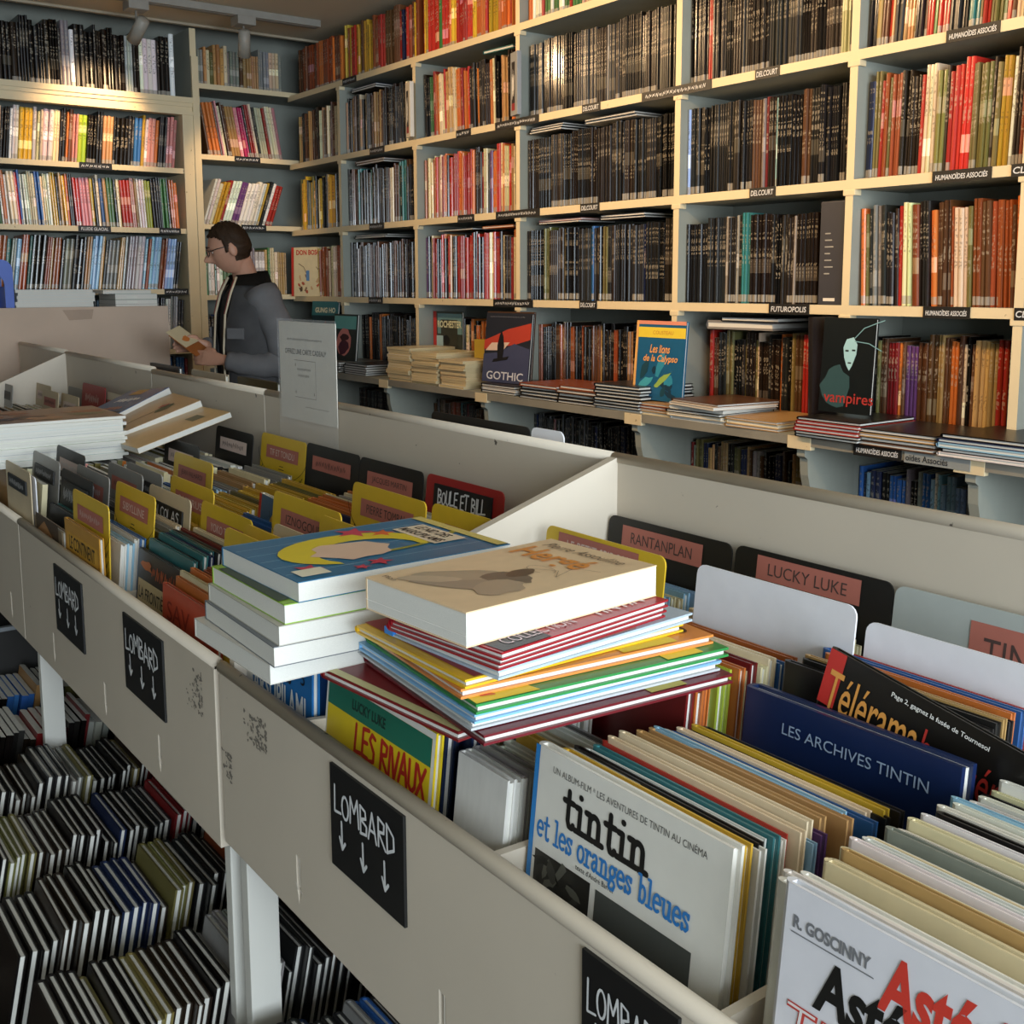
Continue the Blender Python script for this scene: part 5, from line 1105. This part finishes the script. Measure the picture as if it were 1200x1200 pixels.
# ================================================================== LOW TRAYS UNDER THE BINS
TRAY = pm('tray_board', '#5d5147', .7, .2, 6)
lt = thing('low_tray', 'low wooden tray under the bins holding rows of small comics', 'tray', (0, 0, 0))
box('tray_floor', -5.0, .1, .26, 1.2, .10, .13, TRAY, lt); box('tray_front', -5.0, .1, .24, .26, 0, .2, TRAY, lt); box('tray_back', -5.0, .1, 1.2, 1.22, 0, .45, TRAY, lt)
NPC = 0
rowsX = [-1.15, -1.46, -1.80, -2.11, -2.42, -2.73, -3.06, -3.40]
rown = ['first', 'second', 'third', 'fourth', 'fifth', 'sixth', 'seventh', 'eighth', 'ninth']
TRAYSTUFF = Stuff()
for i, x in enumerate(rowsX):
    box('tray_divider', x + .225, x + .235, .26, 1.2, .13, .2, TRAY, lt)
    y = .30 if i > 1 else .5; run = 0
    while y < (1.05 if i < 6 else .9):
        if run <= 0: cn = pick('charcoal:7 black:7 grey:2.5 brown:3 navy:2 dark_brown:4 tan:1 dark_red:1 rust:1 olive:1 blue:.6'); run = RN.choice([1, 2, 3, 4]); hh = RN.uniform(.235, .275)
        run -= 1; t = RN.uniform(.011, .018)
        w = RN.uniform(.19, .215); col = vary(PAL[cn], .25); L0 = (x + RN.uniform(0, .01), y, .132)
        if i < 6: album('small_comic', '%s small comic in the %s low tray row from the near leg' % (cn, rown[i]), 'book', L0, w, t, hh, col, (-.2, 0, RN.uniform(-.01, .01)), '%s row of small comics in the low tray' % rown[i])
        else: TRAYSTUFF.add(Matrix.Translation(L0) @ Matrix.Rotation(-.2, 4, 'X') @ Matrix(((0, w, 0, 0), (t, 0, 0, 0), (0, 0, hh, 0), (0, 0, 0, 1))), (*col, RN.random()))
        y += t / math.cos(.2) + RN.uniform(.0, .003)
TRAYSTUFF.build('far_small_comics', 'rows of small comics at the dark far end of the low tray', 'books')
bk = thing('storage_box', 'dark storage box with a pale rim behind the corner leg', 'box', (-3.98, .35, 0.132))
boxes('walls', [(0, .5, 0, .01, 0, .34), (0, .5, .5, .51, 0, .34), (0, .01, 0, .5, 0, .34), (.49, .5, 0, .5, 0, .34)], pm('box_dark', '#2a2826', .7), bk); boxes('rim', [(-.004, .504, -.004, .014, .34, .352), (-.004, .504, .496, .514, .34, .352), (.486, .504, .014, .496, .34, .352)], pm('box_rim', '#8f9499', .5), bk)

# ================================================================== COUNTER AT THE FAR END
CX0 = -5.78
ct = thing('counter', 'beige counter panel at the far end of the bins', 'counter', (CX0, 0, 0))
COUNTP = pm('counter_beige', '#c3ac98', .7, .12, 4)
box('front_panel', 0, .025, .45, 1.99, 0, 1.39, COUNTP, ct, bev=.002); box('side_panel', -.3, 0, 1.965, 1.99, 0, 1.36, COUNTP, ct); box('counter_top', -.3, 0, .45, 1.965, 1.345, 1.372, COUNTP, ct)
obj('tape_patch', mesh('tape_patch', [(.0262, 1.46, 1.376), (.0262, 1.61, 1.378), (.0262, 1.60, 1.33), (.0262, 1.49, 1.325)], [(0, 1, 2, 3)], pm('old_tape', '#a58d78', .5)), ct)
z = 1.372
for k in range(7):
    flat_album('magazine', 'pale magazine in the flat stack on the far counter', (CX0 - .29, 1.25 + RN.uniform(0, .02), z), .27, .37, .015, lin(RN.choice(['#cfd8d8', '#dfe3dc', '#b9cfd6'])), RN.uniform(-.02, .02), 'pale magazines on the counter', soft=True); z += .015
z = 1.372
for k, (c, t) in enumerate((('#d9d6cf', .028), ('#2a2826', .024), ('#2f7a5e', .03), ('#b9c3c6', .018))):
    r = flat_album('paperback', ['white book with a red mark at the bottom of the small counter stack', 'black-spined book in the small counter stack', 'green-spined book in the small counter stack', 'pale book on top of the small counter stack'][k], (CX0 - .29, 1.73 - (.06 if k == 3 else 0), z), .285, .215 + (.03 if k == 3 else 0), t, lin(c), 0, soft=True)
    if k == 0: box('spine_mark', .2855, .2865, .06, .13, .006, .018, C('#b5514a'), r)
    if k in (1, 2): box('spine_mark', .2855, .2865, .06, .11, .006, .018, C('#d6d6cc'), r)
    z += t
crt = thing('plastic_crate', 'bright blue plastic crate with an arched handle on the far counter', 'crate', (CX0 - .29, .78, 1.372))
BLU = C('#1f52b8', .35)
pts = [(0, 0), (0, .19)] + arc(.05, .2, .05, .05, 180, 90, 5) + arc(.42, .2, .05, .05, 90, 0, 5) + [(.47, 0), (.43, 0), (.43, .12)] + arc(.38, .13, .05, .05, 0, 90, 4) + arc(.09, .13, .05, .05, 90, 180, 4) + [(.04, 0)]
prism('end_wall', pts, .012, BLU, crt, plane='yz', loc=(.26, 0, 0)); prism('end_wall', pts, .012, BLU, crt, plane='yz', loc=(0, 0, 0))
box('base', 0, .27, 0, .47, 0, .015, BLU, crt); box('side_wall', .012, .26, 0, .012, .015, .12, BLU, crt); box('side_wall', .012, .26, .458, .47, .015, .12, BLU, crt)

# ================================================================== THE MAN
def capsule_loft(bm, pts, rads, seg=14, flat=None): tube_bm(bm, pts, rads, seg, True, flat)
def remeshed(name, bm, mat, parent, voxel, smooth=2):
    bmesh.ops.recalc_face_normals(bm, faces=bm.faces)
    me = bpy.data.meshes.new(name); bm.to_mesh(me); bm.free()
    o = bpy.data.objects.new(name, me); COL.objects.link(o)
    md = o.modifiers.new('r', 'REMESH'); md.mode = 'VOXEL'; md.voxel_size = voxel; md.use_smooth_shade = True
    sm = o.modifiers.new('s', 'SMOOTH'); sm.iterations = smooth; sm.factor = .5
    bpy.context.view_layer.update()
    dg = bpy.context.evaluated_depsgraph_get()
    m2 = bpy.data.meshes.new_from_object(o.evaluated_get(dg)); m2.materials.clear(); m2.materials.append(mat)
    for p in m2.polygons: p.use_smooth = True
    o.modifiers.clear(); o.data = m2; o.parent = parent
    bpy.data.meshes.remove(me)
    return o
def ell(bm, c, r, rot=None, u=20, v=14):
    m = Matrix.Translation(c) @ (rot.to_4x4() if rot else Matrix()) @ Matrix.Diagonal((*r, 1))
    bmesh.ops.create_uvsphere(bm, u_segments=u, v_segments=v, radius=1, matrix=m)
SKIN = pm('skin', '#b98a72', .55, .12, 25); HAIR = pm('hair_brown', '#49331f', .65, .45, 140, bump=.5); JACK = pm('jacket_grey', '#69696b', .85, .22, 14, bump=.9); SHIRT = pm('shirt_black', '#15151a', .85, .2, 30)
TROU = pm('trousers_navy', '#1d2433', .85, .2, 25); PIPE = pm('jacket_piping', '#cdbfa4', .7); COLL = pm('collar_dark', '#26241f', .8, .2, 40); GLASSF = pm('glasses_frame', '#171717', .4)
man = thing('person', 'man in a grey jacket and glasses reading a booklet by the shelves', 'person', (-5.12, 2.15, 0), (0, 0, 0))
HS = 1.82
# local frame: faces -Y; his left is +X
hd_yaw = Matrix.Rotation(math.radians(-24), 3, 'Z')        # head turned to his right
HC = Vector((.02, -.075, 1.672))
def head_point(d):
    """surface of the head in direction d (unit, head frame: -y front, z up)"""
    x, y, z = d
    rx, ry, rz = .078, .098, .122
    p = Vector((x * rx, y * ry, z * rz))
    f = max(0, -y)
    if z < -.15:                                   # jaw narrows
        k = min(1, (-z - .15) / .85); p.x *= 1 - .38 * k; p.y *= 1 - .12 * k
        if y > 0: p.y *= 1 - .5 * k
    g = lambda cx, cz, sx, sz: math.exp(-((x - cx) / sx) ** 2 - ((z - cz) / sz) ** 2) * (f ** 1.5 if f > 0 else 0)
    p.y -= .040 * g(0, -.20, .16, .15) + .018 * g(0, .0, .14, .24) + .009 * g(0, -.50, .3, .07) + .007 * g(0, -.61, .28, .06) + .022 * g(0, -.82, .3, .16) + .008 * g(.3, .22, .3, .09) + .008 * g(-.3, .22, .3, .09)
    p.y += .012 * g(.33, .06, .18, .10) + .012 * g(-.33, .06, .18, .10)
    return p
bm = bmesh.new()
tmp = bmesh.new(); bmesh.ops.create_uvsphere(tmp, u_segments=56, v_segments=44, radius=1)
vm = {}
pitch = Matrix.Rotation(math.radians(19), 3, 'X')          # looks down
HM = hd_yaw @ pitch
for v in tmp.verts: vm[v.index] = bm.verts.new(HC + HM @ head_point(v.co.normalized()))
for f in tmp.faces: bm.faces.new([vm[v.index] for v in f.verts])
tmp.free()
for s in (-1, 1):
    ell(bm, HC + HM @ Vector((s * .079, .012, -.012)), (.011, .02, .034), HM @ Matrix.Rotation(s * .25, 3, 'Z'))
tube_bm(bm, [HC + Vector((0.0, .045, -.05)), (0, .0, 1.56), (0, .02, 1.47), (0, .02, 1.40)], [.055, .058, .066, .09], 18)
tube_bm(bm, [(0, .02, 1.50), (0, .02, 1.44), (0, .0, 1.30), (0, .0, 1.12), (0, .0, .95), (0, .01, .86)], [(.06, .05), (.15, .08), (.165, .1), (.155, .1), (.165, .105), (.14, .09)], 22, flat=(1, 0, 0))
ARM = {1: [(.185, .02, 1.44), (.23, .06, 1.30), (.24, .09, 1.14), (.2, .0, 1.115), (.14, -.10, 1.13), (.095, -.155, 1.145)],
      -1: [(-.185, .02, 1.44), (-.23, .04, 1.30), (-.235, .05, 1.16), (-.2, -.04, 1.165), (-.14, -.125, 1.19), (-.1, -.17, 1.205)]}
for s, p in ARM.items(): tube_bm(bm, p, [.04, .042, .04, .036, .031, .026], 14)
for s in (-1, 1):
    tube_bm(bm, [(s * .085, .01, .95), (s * .095, 0, .72), (s * .1, -.01, .5), (s * .1, .02, .28), (s * .1, .03, .09)], [.088, .078, .056, .055, .038], 14)
    tube_bm(bm, [(s * .1, .06, .05), (s * .1, -.06, .04), (s * .105, -.17, .03)], [(.045, .04), (.045, .035), (.035, .025)], 12)
def hand(bm, wrist, fwd, side, down, spread=.019, curl=.9, s=1):
    """palm and five separate fingers; fwd = towards the fingers, side = towards the thumb, down = palm normal"""
    wrist, fwd, side, down = (Vector(q) for q in (wrist, fwd, side, down))
    fwd.normalize(); side = (side - fwd * side.dot(fwd)).normalized(); down = fwd.cross(side) if fwd.cross(side).dot(down) > 0 else side.cross(fwd)
    tube_bm(bm, [wrist - fwd * .02, wrist + fwd * .02, wrist + fwd * .055, wrist + fwd * .085], [(.024, .02), (.034, .017), (.04, .015), (.036, .012)], 14, flat=side)
    for k, ln in enumerate((.072, .08, .075, .058)):
        b = wrist + fwd * .082 + side * (.027 - k * spread)
        p = [b - fwd * .012, b]; d = fwd.copy(); L_ = [ln * .42, ln * .32, ln * .26]
        for q, seg_ in enumerate(L_):
            d = (d * math.cos(curl * .5) + down * math.sin(curl * .5)).normalized() if q else (d * math.cos(curl * .3) + down * math.sin(curl * .3)).normalized()
            p.append(p[-1] + d * seg_)
        tube_bm(bm, p, [.0095, .0098, .009, .0082, .006], 9)
    b = wrist + fwd * .022 + side * .028
    tube_bm(bm, [b - side * .012, b + side * .014 + fwd * .018 + down * .004, b + side * .018 + fwd * .046 + down * .01, b + side * .012 + fwd * .066 + down * .016], [.013, .0115, .0098, .007], 9)
hand(bm, (.08, -.172, 1.148), (-.72, -.66, .1), (-.15, .2, .95), (-.5, .75, -.1), curl=.75)
hand(bm, (-.095, -.18, 1.208), (-.2, -.95, .05), (.25, -.05, .95), (.9, -.2, -.1), curl=.8)
body = remeshed('body', bm, SKIN, man, .0055, 1)
# hair: cap over the skull with a receding front
bm = bmesh.new(); tmp = bmesh.new(); bmesh.ops.create_uvsphere(tmp, u_segments=56, v_segments=44, radius=1); vm = {}
def hair_on(d):
    x, y, z = d
    ang = z - (-.28 if y > .05 else -.28 + (.05 - y) * .9)
    front = .52 + .25 * abs(x) if y < -.45 else None
    if y < -.45: return z > .62 - .1 * abs(x)
    if y < .1: return z > .08 + (.1 - y) * .75 or (abs(x) > .8 and y > -.22 and z > -.12)
    return z > -.55
keep = [f for f in tmp.faces if hair_on(f.calc_center_median().normalized())]
for f in keep:
    vs = []
    for v in f.verts:
        if v.index not in vm:
            d = v.co.normalized(); p = head_point(d); th = .006 + .005 * math.sin(d.x * 23 + d.z * 17) * math.sin(d.y * 19)
            vm[v.index] = bm.verts.new(HC + HM @ (p + d * th))
        vs.append(vm[v.index])
    bm.faces.new(vs)
tmp.free()
g = bmesh.ops.solidify(bm, geom=list(bm.faces), thickness=.016)
bm_obj('hair', bm, HAIR, man)
# glasses
def hp_(x, y, z): return HC + HM @ Vector((x, y, z))
bm = bmesh.new()
for s in (-1, 1):
    ring = [hp_(s * .034 + .024 * math.cos(t * PI / 8), -.108 + .012 * abs(math.cos(t * PI / 8)) * (1 if s * math.cos(t * PI / 8) > 0 else 0), .008 + .016 * math.sin(t * PI / 8)) for t in range(17)]
    tube_bm(bm, ring, [.002] * 17, 6, False); tube_bm(bm, [hp_(s * .058, -.096, .012), hp_(s * .08, -.06, .012), hp_(s * .085, .01, .008)], [.0022] * 3, 6)
tube_bm(bm, [hp_(-.011, -.112, .012), hp_(.011, -.112, .012)], [.002, .002], 6)
bm_obj('glasses', bm, GLASSF, man)
bm = bmesh.new()
for s in (-1, 1): ell(bm, hp_(s * .033, -.079, .004), (.010, .008, .005), HM)
bm_obj('eyes', bm, pm('eye_white', '#cfc6bd', .3), man)
bm = bmesh.new()
for s in (-1, 1): tube_bm(bm, [hp_(s * .016, -.1, .03), hp_(s * .034, -.102, .036), hp_(s * .054, -.088, .03)], [.003, .004, .002], 6)
tube_bm(bm, [hp_(-.022, -.092, -.073), hp_(0, -.101, -.071), hp_(.022, -.092, -.073)], [.0015, .0022, .0015], 6)
bm_obj('eyebrows_and_lip_line', bm, pm('brow_brown', '#3d2a20', .7), man)
# shirt
bm = bmesh.new(); tube_bm(bm, [(0, .0, 1.535), (0, .01, 1.50), (0, .0, 1.42), (0, -.005, 1.28), (0, -.005, 1.1), (0, 0, .98)], [(.068, .066), (.08, .074), (.165, .102), (.182, .118), (.165, .115), (.168, .112)], 26, flat=(1, 0, 0)); remeshed('shirt', bm, SHIRT, man, .009, 1)
# jacket: open at the front
bm = bmesh.new()
def jr(z): 
    import bisect
    t = [(1.50, .10, .085), (1.46, .17, .10), (1.40, .215, .125), (1.28, .225, .145), (1.1, .215, .145), (.95, .22, .15), (.84, .225, .155)]
    for (z1, a1, b1), (z0, a0, b0) in zip(t, t[1:]):
        if z0 <= z <= z1: k = (z - z0) / (z1 - z0); return a0 + (a1 - a0) * k, b0 + (b1 - b0) * k
    return t[-1][1:] if z < 1 else t[0][1:]
NS, NZ = 44, 26; grid = []
for iz in range(NZ + 1):
    z = 1.50 - (1.50 - .84) * iz / NZ; a, b = jr(z)
    op = math.radians(15 + 5 * math.sin(iz * .5)) if z > 1.05 else math.radians(20)
    rowv = []
    for k in range(NS + 1):
        t = -PI / 2 + op + (2 * PI - 2 * op) * k / NS
        fold = 1 + .012 * math.sin(9 * t + z * 22) + .012 * math.sin(z * 38 + t * 2)
        rowv.append(bm.verts.new((a * math.cos(t) * fold, .012 + b * math.sin(t) * fold, z)))
    grid.append(rowv)
for r0, r1 in zip(grid, grid[1:]):
    for k in range(NS): bm.faces.new((r0[k], r0[k + 1], r1[k + 1], r1[k]))
bmesh.ops.solidify(bm, geom=list(bm.faces), thickness=.014)
jk = bm_obj('jacket', bm, JACK, man)
for s, p in ARM.items():
    bm = bmesh.new(); P = [Vector(q) for q in p]; P[0] = P[0] + Vector((-s * .05, 0, .025)); pts = []
    for i in range(len(P) - 1):
        for q in range(4): pts.append(P[i].lerp(P[i + 1], q / 4))
    rr = [.085, .084, .08, .077, .074, .072, .07, .068, .066, .067, .068, .064, .06, .058, .056, .054, .051, .048, .046, .044]
    rr = [r_ * (1 + .05 * math.sin(i * 2.1)) for i, r_ in enumerate(rr)]
    tube_bm(bm, pts, rr[:len(pts)], 18); bm_obj('sleeve', bm, JACK, jk)
# collar, lapel piping, pocket flap
bm = bmesh.new(); R0 = []
for k in range(25):
    t = -PI / 2 + math.radians(28) + (2 * PI - math.radians(56)) * k / 24
    R0.append([bm.verts.new((.088 * math.cos(t), .02 + .08 * math.sin(t), 1.475)), bm.verts.new((.098 * math.cos(t), .022 + .092 * math.sin(t), 1.555 + .012 * math.sin(t))), bm.verts.new((.122 * math.cos(t), .024 + .112 * math.sin(t), 1.495))])
for a_, b_ in zip(R0, R0[1:]):
    for q in range(2): bm.faces.new((a_[q], b_[q], b_[q + 1], a_[q + 1]))
bmesh.ops.solidify(bm, geom=list(bm.faces), thickness=.006); bm_obj('collar', bm, COLL, jk)
for s in (-1, 1):
    bm = bmesh.new(); tube_bm(bm, [(s * .05, -.062, 1.535), (s * .062, -.098, 1.46), (s * .060, -.128, 1.36), (s * .058, -.14, 1.2), (s * .062, -.14, 1.0), (s * .07, -.145, .86)], [(.012, .006), (.011, .006), (.009, .005), (.006, .005), (.005, .005), (.005, .005)], 8, flat=(1, 0, 0)); bm_obj('zip_piping', bm, PIPE, jk)
    bm = bmesh.new(); tube_bm(bm, [(s * .058, -.075, 1.525), (s * .066, -.107, 1.455), (s * .064, -.134, 1.36)], [(.0025, .0025)] * 3, 6); bm_obj('lapel_stripe', bm, pm('stripe_red', '#7a3a30', .7), jk)
    f = box('pocket_flap', -.045, .045, -.004, .004, -.026, .026, JACK, jk, bev=.003); f.location = (s * .14, -.112, 1.27); f.rotation_euler = (0, 0, s * .62)
bm = bmesh.new()
for s in (-1, 1): tube_bm(bm, [(s * .085, .01, .98), (s * .098, 0, .72), (s * .103, -.01, .5), (s * .103, .02, .28), (s * .103, .03, .06)], [.105, .093, .075, .07, .065], 16)
tube_bm(bm, [(0, .005, 1.0), (0, .005, .86)], [(.185, .12), (.175, .12)], 20, flat=(1, 0, 0)); remeshed('trousers', bm, TROU, man, .012, 2)
for s in (-1, 1):
    bm = bmesh.new(); tube_bm(bm, [(s * .1, .085, .045), (s * .1, .03, .05), (s * .1, -.07, .045), (s * .105, -.165, .03), (s * .105, -.2, .028)], [(.03, .035), (.05, .045), (.052, .042), (.047, .03), (.02, .016)], 14, flat=(1, 0, 0)); bm_obj('shoe', bm, pm('shoe_black', '#161412', .4), man)
# the booklet in his hands
bkl = thing('booklet', 'small orange and cream booklet held open by the man', 'booklet', (-5.2, 1.89, 1.225), (math.radians(-38), math.radians(8), math.radians(-20)))
ax = (RGT * .80 - UPV * .60).normalized(); nn = (-FWD * .45 + RGT * .55 + UPV * .75); nn = (nn - ax * nn.dot(ax)).normalized(); ay = nn.cross(ax)
bc0 = PY(222, 400, 1.885)
bkl.matrix_world = Matrix(((ax.x, -nn.x, ay.x, bc0.x), (ax.y, -nn.y, ay.y, bc0.y), (ax.z, -nn.z, ay.z, bc0.z), (0, 0, 0, 1)))
prism('page', rect(-.10, .02, -.06, .06), .0025, C('#cdbf9c', .5), bkl); prism('cover', rect(-.08, .085, -.062, .056), .0025, C('#9a5a2a', .5), bkl, loc=(0, .004, 0)); patch('picture', blob(-.02, 0, .02, .03, 10, .3), C('#c4763a'), bkl, -.0008)

# ================================================================== ordinals for small sets of look-alikes that stand in a row
ORD = ['first', 'second', 'third', 'fourth', 'fifth', 'sixth', 'seventh', 'eighth', 'ninth', 'tenth']
sets = {}
for o in COL.objects:
    if o.get('label') and o.get('category') and o.parent is None and not o.get('kind'): sets.setdefault(o['label'], []).append(o)
for lb, os_ in sets.items():
    if not 1 < len(os_) <= 10 or o.name.startswith('track'): continue
    n = os_[0].name.split('.')[0]
    if n == 'hardcover_album': key, tail = (lambda q: q.location.y), ', counting from the bin front'
    elif n == 'comic_album' and ', ' in lb: key, tail = (lambda q: q.matrix_world.translation.x), ', from the corner'
    elif n == 'graphic_novel': key, tail = (lambda q: -q.matrix_world.translation.y), ', counting from the long wall'
    elif n in ('magazine', 'stacked_album', 'thin_album', 'small_comic') : key, tail = (lambda q: (round(q.location.z, 4), q.location.y)), (', counting from below' if n != 'small_comic' else '')
    else: continue
    if n == 'small_comic': lb = lb.replace(', counted from the near corner leg', '')
    for k, q in enumerate(sorted(os_, key=key)):
        nl = ORD[k] + ' ' + lb + tail
        if len(nl.split()) > 16: nl = ORD[k] + ' ' + lb
        if len(nl.split()) <= 16: q['label'] = nl
